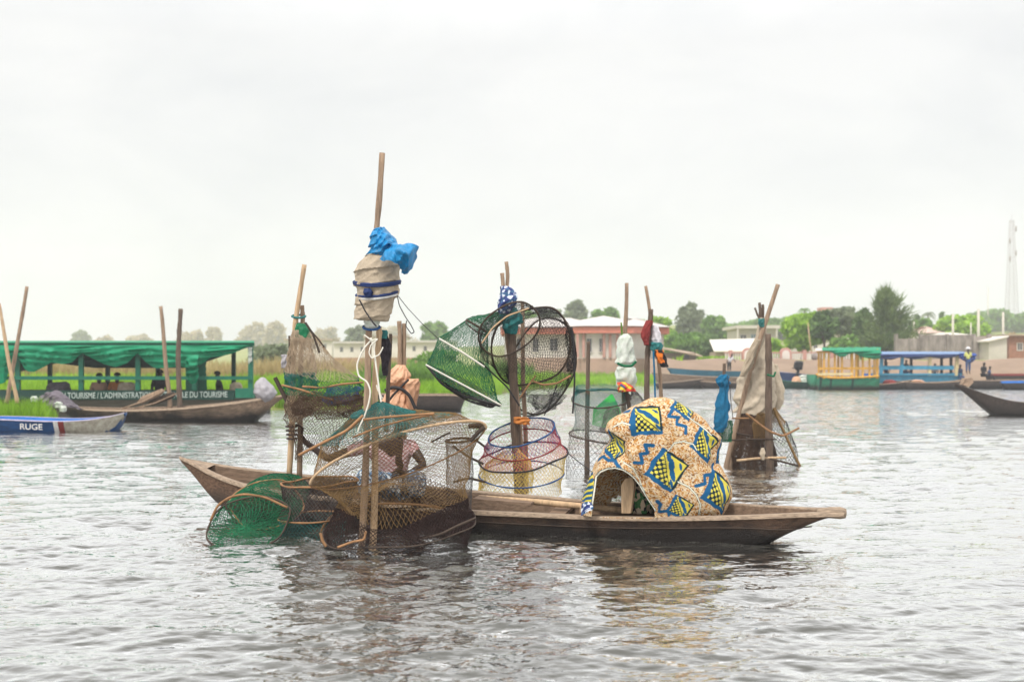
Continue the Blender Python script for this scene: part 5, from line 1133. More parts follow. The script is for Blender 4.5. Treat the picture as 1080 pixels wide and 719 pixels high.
P = bundle([(338, 681, 688), (344, 678, 687), (352, 676, 686), (358, 677, 684), (364, 679, 685)], 63, 40, .16, Y=16.1); tag(MB().grid(P, True, True).build('rag', M['rag_red']), 'dark red rag round the upright dark stake', 'rag')
P = bundle([(343, 686, 694), (350, 686, 697), (358, 686, 698), (363, 687, 697)], 64, 40, .13, Y=16.2); tag(MB().grid(P, True, True).build('rag', M['rag_white']), 'greyish white rag above the teal one on the leaning stake', 'rag')
P = bundle([(361, 686, 698), (366, 685, 699), (371, 688, 698)], 65, 40, .13, Y=16.15); tag(MB().grid(P, True, True).build('rag', M['rag_teal']), 'teal rag between the white and the flowered rag', 'rag')
P = bundle([(369, 690, 700), (376, 691, 703), (382, 694, 704), (387, 697, 706)], 66, 40, .15, Y=16.1); tag(MB().grid(P, True, True).build('rag', M['rag_flower']), 'black rag with orange flowers on the leaning stake', 'rag')
cord('pale blue cord hanging from the rags on the leaning stake', [(689, 370), (690, 390), (691, 420), (692, 440)], .014, 'rag_blue', Y=16.0)

# ---- right stake group
YR = 18.2
stake('long leaning pole over the sackcloth at the right', [(820.5, 300), (812, 325), (803, 352), (796, 378), (788, 405), (776, 450), (766, 490), (760, 515)], .042, 'pole', Y=YR - .1)
stake('broad flat post standing in front of the sackcloth', [(810, 352), (810.5, 390), (811, 440), (812, 490), (812, 520)], .060, 'pole_dark', Y=YR - .45)
stake('forked dead branch above the sackcloth', [(801, 319), (802, 335), (803, 355), (800, 380)], .028, 'pole_dark', Y=YR + .05)
stake('second prong of the forked branch above the sackcloth', [(796, 324.5), (799, 332), (802.5, 338)], .018, 'pole_dark', Y=YR + .05)
stake('third prong with green string above the sackcloth', [(804.5, 321), (804.5, 338), (803, 360)], .026, 'pole_dark', Y=YR + .1)
for i, pts in enumerate([[(789, 425), (781, 455), (770, 490), (764, 512)], [(793, 430), (787, 455), (777, 492), (772, 512)], [(797, 432), (794, 460), (789, 492), (788, 512)], [(801, 440), (800, 465), (796, 490), (795, 512)]]):
    stake(['leftmost of the four props under the sackcloth', 'second from the left of the four props under the sackcloth', 'third from the left of the four props under the sackcloth', 'rightmost of the four props under the sackcloth'][i], pts, .038, 'pole' if i == 0 else 'pole_dark', Y=YR - .1 + .1 * i)
sk = thing('sackcloth', 'long beige sackcloth draped over the stakes at the right', 'sack', W(797, 440, YR))
P = bundle([(335, 802, 807), (345, 799, 808), (360, 795, 811), (372, 789, 813), (382, 786, 815), (392, 783, 817), (405, 780, 818), (418, 777, 818), (428, 775, 817), (436, 775, 812)], 71, 110, .13, Y=YR, depth=.6, twist=.3); MB().grid(P, True, False).build('drape', M['sack_pale'], sk)
P = bundle([(358, 796, 803), (368, 790, 799), (378, 786, 796), (388, 782, 792), (397, 780, 786)], 72, 60, .22, Y=YR - .3, twist=1.2, sub=9); MB().grid(P, True, True).build('twisted_roll', M['sack'], sk)
P = bundle([(384, 813, 820), (398, 813, 824), (412, 815, 827), (424, 816, 826), (432, 817, 823)], 73, 60, .16, Y=YR + .1, depth=.5); MB().grid(P, True, True).build('side_fold', M['sack_pale'], sk)
mb = MB(); mb.tube(curve(wpath([(809, 395), (816, 397), (818, 392)], YR - .6)), .016, 5); tag(mb.build('binding', M['n_green']), 'green string round the broad flat post', 'cord')
P = bundle([(336, 800, 806), (340, 799, 807), (345, 801, 806)], 74, 24, .15, Y=YR - .1); tag(MB().grid(P, True, True).build('net_wad', M['n_teal']), 'teal wad of net at the fork of the dead branch', 'net')
RG = [ring((795, 434, YR), (15, 0), (0, 3, -.2)), ring((794, 455, YR), (20, 1), (0, 4, -.26), seed=2), ring((794, 478, YR), (25, 0), (0, 4, -.3)), ring((796, 500, YR), (26, 0), (0, 4, -.3))]
t = trap('brown dark net skirt round the props under the sackcloth', RG, [(0, 3, 'n_brown', .020, .0038), (0, 3, 'n_maroon', .021, .0036, .2)], [(1, .012, 'stick_dark')], seed=101)
rod(t, [(787, 436), (798, 445), (812, 455), (826, 460), (843, 451)], .018, 'stick', Y=YR - .6); rod(t, [(772, 441), (782, 441), (790, 441)], .014, 'stick', Y=YR - .5); rod(t, [(764, 464), (775, 464), (790, 463), (818, 463)], .013, 'stick_dark', Y=YR - .5); rod(t, [(777, 485.5), (795, 483.5), (812, 482.5), (829, 482.5)], .02, 'pole_pale', Y=YR - .6); rod(t, [(808, 482), (826, 487), (842, 491)], .017, 'stick_dark', Y=YR - .6)
P = bundle([(472, 803, 806), (478, 801, 807), (485, 803, 806)], 75, 24, .15, Y=YR - .65); MB().grid(P, True, True).build('knot', M['sack'], t)
RH = [ring((815, 430, YR), (3, 0), (0, 2, -.1)), ring((818, 448, YR), (11, -3), (0, 3, -.18), seed=1), ring((824, 468, YR), (15, 1), (0, 4, -.22)), ring((824, 489, YR), (18, 3), (0, 4, -.24), seed=2)]
t = trap('thin ochre and black net flaring to the right of the broad post', RH, [(0, 1, 'n_ochre', .024, .003), (1, 3, 'n_black', .042, .0026)], [], seed=103)
rod(t, [(816, 430), (822, 445), (829, 460), (838, 480), (844, 492)], .022, 'n_ochre', Y=YR - .2, name='cord')
RI = [ring((803, 436, YR - .3), (4, 0), (0, 2, -.1)), ring((803, 448, YR - .3), (10, 0), (0, 2, -.12)), ring((804, 462, YR - .3), (9, 0), (0, 2, -.1))]
trap('ochre net gusset between the sackcloth and the broad post', RI, [(0, 2, 'n_ochre', .024, .0032)], [], seed=105)

# ---- blue rag on a stick
stake('short stick with the blue rag', [(764, 383), (763, 400), (759, 440), (756, 480)], .03, 'pole_dark', Y=17.4, name='stake')
P = bundle([(395, 760, 767), (399, 756, 769), (404, 756, 770), (409, 760, 768), (416, 757, 769), (428, 755, 770), (440, 753, 769), (450, 752, 766), (456, 753, 762)], 81, 60, .24, Y=17.3, depth=.6); tag(MB().grid(P, True, True).build('blue_rag', M['rag_blue']), 'deep blue rag knotted and hanging from the short stick', 'rag')
P = bundle([(443, 758, 772), (450, 757, 773), (458, 758, 772), (466, 760, 771)], 82, 50, .12, Y=17.5, depth=.5); mb = MB(); net_mesh(mb, P, .004, True, .02, 3); tag(mb.build('net_scrap', M['n_green']), 'scrap of green net below the blue rag', 'net')
cord('thin pale line hanging beside the blue rag', [(767, 396), (770, 410), (771, 425), (773, 440)], .006, 'rope_dark', Y=17.2)
# ---- bare poles at the left
stake('leaning pole crossing another at the left edge', [(28.5, 302), (22, 340), (14.5, 385), (9.5, 410), (7, 425)], .055, 'pole', Y=30.5)
stake('pole leaning the other way at the left edge', [(-1, 320), (4, 350), (10, 385), (16, 413), (18, 425)], .05, 'pole_pale', Y=30.2)
stake('slightly leaning bare pole in front of the tour boat', [(169.5, 323), (172, 350), (175, 385), (178.5, 415), (179, 435)], .062, 'pole', Y=33.2)
stake('upright knotty pole in front of the tour boat', [(190.5, 325.5), (189, 345), (188, 380), (189.5, 425), (190, 440)], .075, 'pole_dark', Y=33.0)
P = bundle([(398, 275, 279), (402, 270, 283), (408, 267, 289), (414, 268, 291), (419, 271, 289), (425, 277, 281)], 91, 48, .08, Y=32.2); tag(MB().grid(P, True, True).build('plastic_bag', M['bag_grey']), 'grey white plastic bag hung on the bow of the brown canoe', 'bag')
# ------------------------------------------------------------------ patterned cloth heaped in the canoe
def in_poly(px, py, poly):
    r = np.zeros(px.shape, bool); n = len(poly)
    for i in range(n):
        (x0, y0), (x1, y1) = poly[i], poly[(i + 1) % n]
        c = (y0 > py) != (y1 > py); r ^= c & (px < (x1 - x0) * (py - y0) / (y1 - y0 + 1e-9) + x0)
    return r
def seg_dist(u, v, pts):
    d = np.full(u.shape, 9.0)
    for (a, b), (c, e) in zip(pts[:-1], pts[1:]):
        t = np.clip(((u - a) * (c - a) + (v - b) * (e - b)) / ((c - a) ** 2 + (e - b) ** 2 + 1e-12), 0, 1)
        d = np.minimum(d, np.hypot(u - a - t * (c - a), v - b - t * (e - b)))
    return d
def printed_cloth():
    Y0 = 10.64
    lv = [(419.5, 692, 701, .02), (421, 684, 707, .12), (424, 679, 714, .19), (428, 672, 721, .24), (433, 664, 728, .28), (439, 654, 735, .31), (446, 644, 743, .33), (453, 642, 751, .34), (461, 642.5, 757, .35), (469, 641, 760, .36),
          (478, 636.5, 759, .37), (488, 629, 757.5, .38), (497, 623.5, 761, .385), (506, 620, 766, .39), (515, 618, 769.5, .39), (524, 616, 770.5, .385), (533, 614, 767.5, .375), (541, 614.5, 762, .36)]
    lv = np.array(lv); k = np.linspace(0, 1, len(lv)); nv, nu = 330, 760; u = np.linspace(0, 1, nv)
    py, Lx, Rx, D = (np.interp(u, k, lv[:, i]) for i in range(4))
    for _ in range(5):
        for a in (py, Lx, Rx, D): a[1:-1] = a[1:-1] * .5 + (a[:-2] + a[2:]) * .25
    th = np.linspace(0, 2 * math.pi, nu + 1)[:-1]; sc = Y0 / F
    ct, s_ = np.cos(th), np.sin(th); e = 0.82
    cx_ = np.sign(ct) * np.abs(ct) ** e; sy_ = np.sign(s_) * np.abs(s_) ** e
    X = (((Lx + Rx) / 2)[None] + ((Rx - Lx) / 2)[None] * cx_[:, None] - CX) * sc
    YY = Y0 + D[None] * sy_[:, None]
    Z = HC + (YH - py[None]) * sc + 0 * X
    P = np.stack([X, YY, Z], -1)
    # lean the near side so that the heap slumps over the gunwale, then fold it
    nrm = np.stack([cx_[:, None] + 0 * Z, sy_[:, None] + 0 * Z, 0 * Z], -1)
    q = P.copy(); q[..., 2] *= .8
    peak = np.array(W(690, 424, Y0)); a = np.arctan2(P[..., 2] - peak[2] + .06, P[..., 0] - peak[0]); rad = np.hypot(P[..., 0] - peak[0], P[..., 2] - peak[2])
    fold = .018 * sn(q, 5.5, 5) + .013 * np.sin(a * 11 + 1.8 * sn(q, 4, 7)) * np.clip(rad / .35, 0, 1.4) + .008 * sn(q, 9, 12) + .008 * np.sin(a * 23 + 2 * sn(q, 3, 17)) * np.clip((rad - .3) / .4, 0, 1) + .010 * sn(q, 14, 8) + .005 * sn(q, 34, 9)
    # a crease between the raised sleeve and the body, and a shoulder ridge
    pxv = CX + P[..., 0] * F / Y0; pyv = YH - (P[..., 2] - HC) * F / Y0; front = P[..., 1] < Y0 + .03
    cr = seg_dist(pxv, pyv, [(645, 462), (658, 482), (668, 500), (690, 538)]); fold -= .05 * np.exp(-(cr / 7) ** 2) * front
    cr = seg_dist(pxv, pyv, [(640, 475), (632, 492), (640, 486), (660, 490)]); fold += .02 * np.exp(-(cr / 8) ** 2) * front
    cr = seg_dist(pxv, pyv, [(716, 430), (735, 448), (752, 470), (752, 490)]); fold -= .035 * np.exp(-(cr / 4) ** 2) * front
    cr = seg_dist(pxv, pyv, [(676, 428), (700, 470), (716, 500), (742, 538)]); fold += .018 * np.exp(-(cr / 16) ** 2) * front
    P += nrm * fold[..., None] * np.clip(D / .3, .2, 1)[None, :, None]
    pxv = CX + P[..., 0] * F / P[..., 1]; pyv = YH - (P[..., 2] - HC) * F / P[..., 1]
    # surface coordinates of the print
    seg = np.linalg.norm(np.diff(np.concatenate([P, P[:1]], 0), axis=0), axis=2); s = np.concatenate([np.zeros((1, nv)), np.cumsum(seg, 0)[:-1]], 0)
    i0 = int(nu * .75); U = s - s[i0][None] - 0; U = U + ((Lx + Rx) / 2 - 692)[None] * sc
    V = np.concatenate([[0], np.cumsum(np.linalg.norm(np.diff(P[i0], axis=0), axis=1))])[None] + 0 * U
    fi = np.where(front.ravel())[0]
    def at(px, py): j = fi[np.argmin((pxv.ravel()[fi] - px) ** 2 + (pyv.ravel()[fi] - py) ** 2)]; return U.ravel()[j], V.ravel()[j]
    zf = lambda x, y: at(600 + x / 5.13, 410 + y / 5.13)
    # ground: ochre speckle
    g = np.random.default_rng(3); PT = np.stack([U, V, 0 * U], -1)
    uu = U + .006 * sn(PT, 130, 1); vv = V + .006 * sn(PT, 130, 2)
    h = (np.floor(uu / .0118).astype(int) * 73856093) ^ (np.floor(vv / .0105).astype(int) * 19349663); h = (h * 2654435761 % 4294967296) / 4294967296.0
    pal = np.array([C(238, 214, 176, 1), C(228, 194, 146, 1), C(206, 148, 78, 1), C(190, 124, 58, 1), C(134, 92, 62, 1), C(242, 228, 204, 1)]) * .66
    col = pal[np.searchsorted([.25, .45, .65, .78, .88], h)]
    blue, yel, dark = np.array(C(24, 82, 122, 1)), np.array(C(214, 200, 82, .85)), np.array(C(22, 44, 52, 1))
    def zig(pts, w):
        d = seg_dist(U, V, [zf(*p) for p in pts]); col[d < w] = blue
    for z in ([(560, 112), (538, 150), (592, 155), (582, 192), (632, 205), (630, 240)], [(458, 305), (412, 302), (424, 345), (385, 352), (396, 402), (355, 398)], [(160, 388), (190, 366), (215, 388), (250, 386), (276, 428)],
              [(778, 405), (770, 462), (730, 468), (736, 512), (688, 525)], [(478, 606), (495, 622), (488, 662), (537, 656), (540, 680)], [(725, 165), (760, 180), (770, 215)], [(300, 130), (330, 122)]): zig(z, .0165)
    for (x, y, hs, rot, flip) in [(418, 170, .150, -4, 1), (525, 437, .158, 34, 1), (735, 300, .130, 38, 1), (815, 562, .160, 36, 1), (252, 302, .115, 28, 1), (612, 92, .13, 40, 1), (104, 545, .12, 10, 1), (806, 345, .12, 12, 1), (600, 640, .10, 30, 1)]:
        u0_, v0_ = zf(x, y); c, s2 = math.cos(math.radians(rot)), math.sin(math.radians(rot))
        a_ = ((U - u0_) * c + (V - v0_) * s2) / hs; b_ = (-(U - u0_) * s2 + (V - v0_) * c) / hs
        w = .05 * sn(PT, 45, int(x)); ins = (np.abs(a_ + w) < 1) & (np.abs(b_ + w) < 1)
        near = np.hypot(U - u0_, V - v0_) < .4; ins &= near
        c2 = np.broadcast_to(yel, col.shape).copy()
        dg = a_ - flip * b_
        leaf = np.zeros(U.shape, bool)
        for (ca, cb, r1, r2) in ((.10, -.40, .26, .60), (.52, .02, .22, .60), (-.34, -.70, .20, .44), (.74, .52, .14, .4), (.62, -.62, .12, .34)):
            aa, bb = a_ - ca, flip * b_ - cb; leaf |= (((aa + bb) / r2) ** 2 + ((aa - bb) / r1) ** 2) < 1
        c2[(dg > .06) & leaf] = blue
        dots = ((np.sin(a_ * 17) * np.sin(b_ * 17)) > -.12) & (dg < -.10) & (np.abs(a_ + b_) < 1.5); c2[dots] = dark
        c2[np.abs(dg) < .05] = dark
        rim = (np.maximum(np.abs(a_), np.abs(b_)) > .87); c2[rim] = dark
        thick = (a_ * flip + w < -.71) | (b_ + w > .73); c2[thick] = blue
        col[ins] = c2[ins]
    for pts in ([(533, 332), (570, 292), (620, 284), (672, 300), (690, 330)], [(590, 502), (650, 530), (690, 572), (712, 622), (704, 672)], [(245, 205), (290, 184), (332, 197)], [(295, 398), (350, 430), (390, 520), (452, 645)], [(640, 150), (700, 190), (770, 250)]):
        d = seg_dist(U, V, [zf(*p) for p in pts]); col[d < .009] = np.array(C(70, 92, 96)); col[d < .0048] = np.array(C(228, 226, 206))
    slv = front & (pxv < 626) & (pyv > 497) & (pyv < 529); wv = np.sin(V * 105 + 30 * U + .8 * sn(PT, 30, 77)); col[slv] = np.where((wv > .1)[..., None], yel, blue)[slv]; col[slv & (np.abs(wv - .1) < .16)] = dark
    arch = [(624, 545), (625.5, 531), (628, 515), (629.5, 503), (634, 498), (641, 495), (649, 494), (656.5, 496), (663, 500), (668, 504.5), (674, 512), (681, 524), (690, 537.5), (690, 546)]
    d = seg_dist(pxv, pyv, arch[1:-1]); edge = front & (d < 1.5); col[edge] = np.array(C(225, 222, 205)); col[front & (d >= 1.0) & (d < 1.9)] = np.array(C(80, 96, 96))
    # faces, leaving the sleeve opening out
    idx = np.arange(nu * nv).reshape(nu, nv); a = idx; b = np.roll(idx, -1, 0)
    q4 = np.stack([a[:, :-1], b[:, :-1], b[:, 1:], a[:, 1:]], -1)
    cpx = (pxv[:, :-1] + pxv[:, 1:]) / 2; cpy = (pyv[:, :-1] + pyv[:, 1:]) / 2; fr = front[:, :-1]
    kill = fr & in_poly(cpx, cpy, arch)
    rag = [(600, 560), (624, 531), (630, 524), (640, 519), (646, 511), (654, 508), (660, 500), (672, 499), (700, 530), (706, 560)]
    kill |= (~fr) & in_poly(cpx, cpy - 15 + 1.2 * np.sin(cpx * 1.1), rag)
    q4 = q4[~kill]
    mb = MB(); mb.add(P.reshape(-1, 3), q4, col=col.reshape(-1, 3))
    m = bpy.data.materials.new('wax_print'); m.use_nodes = True; t = m.node_tree; bs = t.nodes['Principled BSDF']; bs.inputs['Roughness'].default_value = .85; bs.inputs['Specular IOR Level'].default_value = .15
    at_ = t.nodes.new('ShaderNodeVertexColor'); at_.layer_name = 'pattern'; nz = t.nodes.new('ShaderNodeTexNoise'); nz.inputs['Scale'].default_value = 260; tc = t.nodes.new('ShaderNodeTexCoord')
    bp = t.nodes.new('ShaderNodeBump'); bp.inputs['Strength'].default_value = .25; bp.inputs['Distance'].default_value = .004
    t.links.new(tc.outputs['Object'], nz.inputs[0]); t.links.new(nz.outputs['Fac'], bp.inputs['Height']); t.links.new(bp.outputs[0], bs.inputs['Normal']); t.links.new(at_.outputs['Color'], bs.inputs['Base Color'])
    o = mb.build('printed_cloth', m); sol = o.modifiers.new('thickness', 'SOLIDIFY'); sol.thickness = .006; sol.offset = -1
    tag(o, 'ochre wax print cloth with blue and yellow diamonds heaped in the dugout canoe', 'cloth')
    # the limp hem at the mouth of the sleeve
    sheet_mb([[(613.5, 531, 10.3), (618, 529, 10.26), (624, 530, 10.24)], [(613, 537, 10.28), (618, 536, 10.24), (627, 536, 10.2)], [(612.5, 543.5, 10.27), (617, 541, 10.23), (622, 538.5, 10.2)]], 4, .012, 14, .006).build('hem', M['rag_bluewhite'], o)
printed_cloth()
mb = MB(); mb.prism([W(655.5, 541, 10.5), W(655, 512, 10.5), W(659, 505, 10.5), W(667, 503, 10.5), W(669, 510, 10.5), W(665, 541, 10.5)], (.02, .03, 0)); tag(mb.build('board', M['pole_pale'], smooth=False), 'pale upright wooden board under the mouth of the patterned cloth', 'board')
P = bundle([(506, 668, 674), (512, 666, 680), (522, 665, 684), (532, 665, 688), (541, 666, 690)], 12, 48, .1, Y=10.72); tag(MB().grid(P, True, True).build('cloth_bundle', M['rag_print']), 'green and black printed bundle half hidden under the patterned cloth', 'bundle')

# ------------------------------------------------------------------ the fisher in the canoe
ck = bpy.data.materials.new('pink_check'); ck.use_nodes = True; t_ = ck.node_tree; bs = t_.nodes['Principled BSDF']; bs.inputs['Roughness'].default_value = .9
tc_ = t_.nodes.new('ShaderNodeTexCoord'); ch = t_.nodes.new('ShaderNodeTexChecker'); ch.inputs['Scale'].default_value = 44; ch.inputs['Color1'].default_value = (*C(176, 122, 122), 1); ch.inputs['Color2'].default_value = (*C(206, 186, 184), 1)
t_.links.new(tc_.outputs['Object'], ch.inputs[0]); t_.links.new(ch.outputs[0], bs.inputs['Base Color']); M['pink_check'] = ck
Yp = 11.4
pr = thing('person', 'person seated in canoe behind nets, in pink check and blue wrap, gripping a stake', 'person', W(415, 512, Yp))
J = dict(pelvis=W(416, 507, Yp), waist=W(415, 492, Yp), chest=W(411, 473, Yp - .02), neck=W(419, 458, Yp - .05), head0=W(424, 451, Yp - .08), head1=W(427, 438, Yp - .08), shL=W(388, 469, Yp - .08), elL=W(346, 484, Yp - .05), wrL=W(321, 465, 11.66), paL=W(314.5, 457, 11.635),
         shR=W(434, 470, Yp + .03), elR=W(447, 490, Yp - .12), wrR=W(432, 499, Yp - .32), paR=W(424, 499, Yp - .36), hipL=W(405, 510, Yp - .05), knL=W(384, 500, Yp - .45), anL=W(392, 552, Yp - .4), toL=W(388, 558, Yp - .55), hipR=W(426, 510, Yp - .03), knR=W(441, 503, Yp - .45), anR=W(436, 552, Yp - .4), toR=W(436, 558, Yp - .55))
nm = list(J); ed = [('pelvis', 'waist'), ('waist', 'chest'), ('chest', 'neck'), ('neck', 'head0'), ('head0', 'head1'), ('chest', 'shL'), ('shL', 'elL'), ('elL', 'wrL'), ('wrL', 'paL'), ('chest', 'shR'), ('shR', 'elR'), ('elR', 'wrR'), ('wrR', 'paR'), ('pelvis', 'hipL'), ('hipL', 'knL'), ('knL', 'anL'), ('anL', 'toL'), ('pelvis', 'hipR'), ('hipR', 'knR'), ('knR', 'anR'), ('anR', 'toR')]
rd = dict(pelvis=.12, waist=.105, chest=.12, neck=.05, head0=.078, head1=.082, shL=.065, elL=.043, wrL=.030, paL=.036, shR=.065, elR=.043, wrR=.030, paR=.036, hipL=.09, knL=.062, anL=.038, toL=.03, hipR=.09, knR=.062, anR=.038, toR=.03)
mb = MB(); mb.add(*skin_arrays([J[k] for k in nm], [rd[k] for k in nm], [(nm.index(a), nm.index(b)) for a, b in ed], 2))
for i, y in enumerate((449.0, 453.3, 457.6, 461.8)):
    s = 1 - .06 * abs(i - 1.2)
    mb.add(*skin_arrays([W(314, y + .6, 11.63), W(304.5 + .2 * i, y, 11.625), W(301.5 + .4 * i, y + .5, 11.54), W(304.5, y + .9, 11.485), W(309.5 * s + 309.5 * (1 - s), y + 1.2, 11.47)], [.012, .0125, .0115, .0105, .009], None, 2))
mb.add(*skin_arrays([W(317, 459, 11.63), W(319.5, 452, 11.57), W(316, 448.5, 11.49), W(311.5, 447.5, 11.465)], [.016, .013, .012, .010], None, 2))
for i in range(4): mb.add(*skin_arrays([J['paR'] + (0.01, .02, .03 - .02 * i), J['paR'] + (-.05, -.03, .03 - .022 * i), J['paR'] + (-.085, -.03, .015 - .022 * i), J['paR'] + (-.10, -.01, .005 - .022 * i)], [.012, .011, .010, .009], None, 1))
mb.add(*skin_arrays([J['paR'] + (.0, -.02, .03), J['paR'] + (-.03, -.06, .05), J['paR'] + (-.06, -.07, .045)], [.014, .012, .010], None, 1))
body = mb.build('body', M['skin'], pr)
fc = np.array((-.45, -.89, 0)); sd = np.array((.89, -.45, 0)); hc = J['head0'] * .45 + J['head1'] * .55
for s in (-1, 1): MB().tube(np.array([hc + fc * .074 + sd * s * .032, hc + fc * .086 + sd * s * .032]), .011, 8).build('eye', M['rag_white'], pr)
MB().tube(np.array([hc + fc * .08 + (0, 0, .005), hc + fc * .098 + (0, 0, -.03), hc + fc * .08 + (0, 0, -.04)]), [.008, .017, .014], 8).build('nose', M['skin'], pr)
mt = hc + fc * .076 + np.array((0, 0, -.066)); MB().tube(np.array([mt - sd * .026, mt + fc * .008, mt + sd * .026]), [.004, .009, .004], 8).build('mouth', M['red_paint'], pr)
for s in (-1, 1): MB().tube(np.array([hc + sd * s * .082 + (0, 0, .02), hc + sd * s * .094, hc + sd * s * .084 + (0, 0, -.03)]), [.010, .016, .009], 8).build('ear', M['skin'], pr)
a = np.linspace(0, 2 * math.pi, 25)[:-1]
hp = np.stack([np.stack([hc[0] + .101 * np.cos(a) * math.cos(u) - fc[0] * .015, hc[1] + .101 * np.sin(a) * math.cos(u) - fc[1] * .015, hc[2] + .035 + .09 * math.sin(u) + 0 * a], -1) for u in np.linspace(-.25, 1.54, 8)], 1); MB().grid(hp, True, True).build('hair', M['hair'], pr)
s = MB(); kk = ['waist', 'chest', 'shL', 'uL', 'shR', 'uR', 'pel']; JJ = dict(J, uL=J['shL'] * .45 + J['elL'] * .55, uR=J['shR'] * .45 + J['elR'] * .55, pel=J['pelvis'] * .6 + J['waist'] * .4); r_ = dict(waist=.125, chest=.142, shL=.083, uL=.066, shR=.083, uR=.066, pel=.13)
s.add(*skin_arrays([JJ[k] for k in kk], [r_[k] for k in kk], [(6, 0), (0, 1), (1, 2), (2, 3), (1, 4), (4, 5)], 2)); s.build('shirt', M['pink_check'], pr)
s = MB(); kk = ['pelvis', 'hipL', 'knL', 'cL', 'hipR', 'knR', 'cR']; JJ = dict(J, cL=J['knL'] * .55 + J['anL'] * .45, cR=J['knR'] * .55 + J['anR'] * .45); r_ = dict(pelvis=.145, hipL=.12, knL=.10, cL=.085, hipR=.12, knR=.10, cR=.085)
s.add(*skin_arrays([JJ[k] for k in kk], [r_[k] for k in kk], [(0, 1), (1, 2), (2, 3), (0, 4), (4, 5), (5, 6)], 2)); s.build('wrap', M['blue_print'], pr)

# ------------------------------------------------------------------ green tour boat on the left
Yb = 37.0
tb = thing('tour_boat', 'long green covered tour boat with green tarpaulin swags and white lettering', 'tour boat', W(80, 440, Yb) * (1, 1, 0))
N = curve(wpath([(-330, 412, Yb), (-100, 412.3, Yb), (100, 412.3, Yb), (240, 412, Yb), (266, 411.3, Yb + .15), (276, 411, Yb + .6)]), 40); dyp = np.interp(np.linspace(0, 1, 40), [0, .8, .95, 1], [2.3, 2.3, 1.9, 1.1])
Fp = N + np.stack([0 * dyp, dyp, 0 * dyp], -1); o_, i_ = hull(N, Fp, np.full(40, -.2), .06, 13, .28)
MB().grid(o_).grid(o_[-1:].repeat(2, 0) + np.array([[[0, 0, 0]], [[.05, 0, 0]]])).build('hull', mat('tour_hull', C(92, 88, 76), .8, .3, 2, .2, 8, stretch=(.5, 3, 3)), tb); MB().grid(i_[:, ::-1]).build('inside', M['brown_hull'], tb)
def board(x0, x1, y0, y1, Y, d=.05): return MB().box(*P3(x0, x1, y0, y1, Y, d))
board(-330, 247, 411.5, 421.3, Yb - .08, .06).build('name_board', M['green_dark'], tb, False)
board(248, 267, 409.5, 419.5, Yb - .10, .3).build('end_panel', M['green_paint'], tb, False)
lettering("DU TOURISME / L'ADMINISTRATION NATIONALE DU TOURISME", W(61, 420.2, Yb - .085), W(240, 418.8, Yb - .085), .20, mat('letter_paint', C(176, 188, 180), .8, .25, 9), tb, off=.012)
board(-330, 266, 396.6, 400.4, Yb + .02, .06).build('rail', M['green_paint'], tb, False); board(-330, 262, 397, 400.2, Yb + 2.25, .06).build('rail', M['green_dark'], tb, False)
for px in (-120, -50, 18, 85, 145, 205, 264): board(px - 2.4, px + 2.4, 364, 412, Yb + .09, .12).build('post', M['green_paint'], tb, False)
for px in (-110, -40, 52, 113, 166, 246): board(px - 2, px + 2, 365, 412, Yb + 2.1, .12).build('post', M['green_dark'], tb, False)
board(-330, 268, 361.5, 364.5, Yb - .05, .08).build('roof_beam', M['green_paint'], tb, False)
rf = MB(); xs_ = np.linspace(-330, 268, 60); rows = []
for px in xs_: rows.append([W(px, 361.2, Yb - .1), W(px, 359.6, Yb + .6) , W(px, 359.2, Yb + 1.3), W(px, 360.4, Yb + 2.0), W(px, 362.5, Yb + 2.4)])
rf.grid(np.array(rows)); rf.grid(np.array(rows)[:, ::-1] - np.array((0, 0, .03))); rf.build('roof_tarpaulin', M['green_tarp'], tb)
def swag(parent, prof, top, Y, m, name='swag', depth=.10, seed=0, nv=14, fl=.6):
    """cloth hung from the roof edge: prof = lower edge points (px,py)"""
    prof = np.array(prof, float); xs = np.arange(prof[0, 0], prof[-1, 0] + .01, .8); low = np.interp(xs, prof[:, 0], prof[:, 1])
    for _ in range(3): low[1:-1] = low[1:-1] * .5 + (low[:-2] + low[2:]) * .25
    v = np.linspace(0, 1, nv); py = top + (low[:, None] - top) * v[None]; px = np.repeat(xs[:, None], nv, 1)
    # folds follow the curve of the hang
    f = np.sin(py * .95 + 3 * np.sin(px * .045 + seed) + .05 * px) * .5 + .5 * np.sin(py * 1.9 + px * .12 + seed)
    Yv = Y - depth * (.45 + fl * f) * np.sin(math.pi * np.clip(v * .92 + .05, 0, 1))[None]
    Pn = np.stack([(px - CX) * Y / F, Yv, HC + (YH - py) * Y / F], -1)
    mb = MB(); mb.grid(Pn); mb.grid((Pn + np.array((0, .02, 0)))[:, ::-1]); return mb.build(name, m, parent)
swag(tb, [(-330, 385), (-200, 392), (-120, 374), (-80, 390), (-50, 374), (-20, 398), (0, 405), (6, 403), (11, 385), (17, 371), (22, 382), (28, 391.5), (36, 392), (46, 387), (54, 382), (66, 384), (76, 382), (86, 372), (96, 377), (110, 384), (122, 387), (134, 383), (145, 372), (154, 382), (164, 388.5), (176, 388), (190, 386), (200, 389), (212, 384), (222, 377), (236, 375), (246, 372.5), (256, 368), (265, 364.5)], 364, Yb - .06, M['green_tarp'], seed=1, depth=.22)
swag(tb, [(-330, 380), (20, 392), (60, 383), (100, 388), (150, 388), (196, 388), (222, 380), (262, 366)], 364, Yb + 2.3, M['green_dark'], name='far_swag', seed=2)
swag(tb, [(196, 411), (208, 412), (219, 411)], 370, Yb + .35, M['green_paint'], name='curtain', seed=3, depth=.2)
swag(tb, [(197, 398), (201, 405), (207, 404), (210, 396)], 374, Yb - .22, M['green_tarp'], name='knotted_end', seed=4, depth=.3)
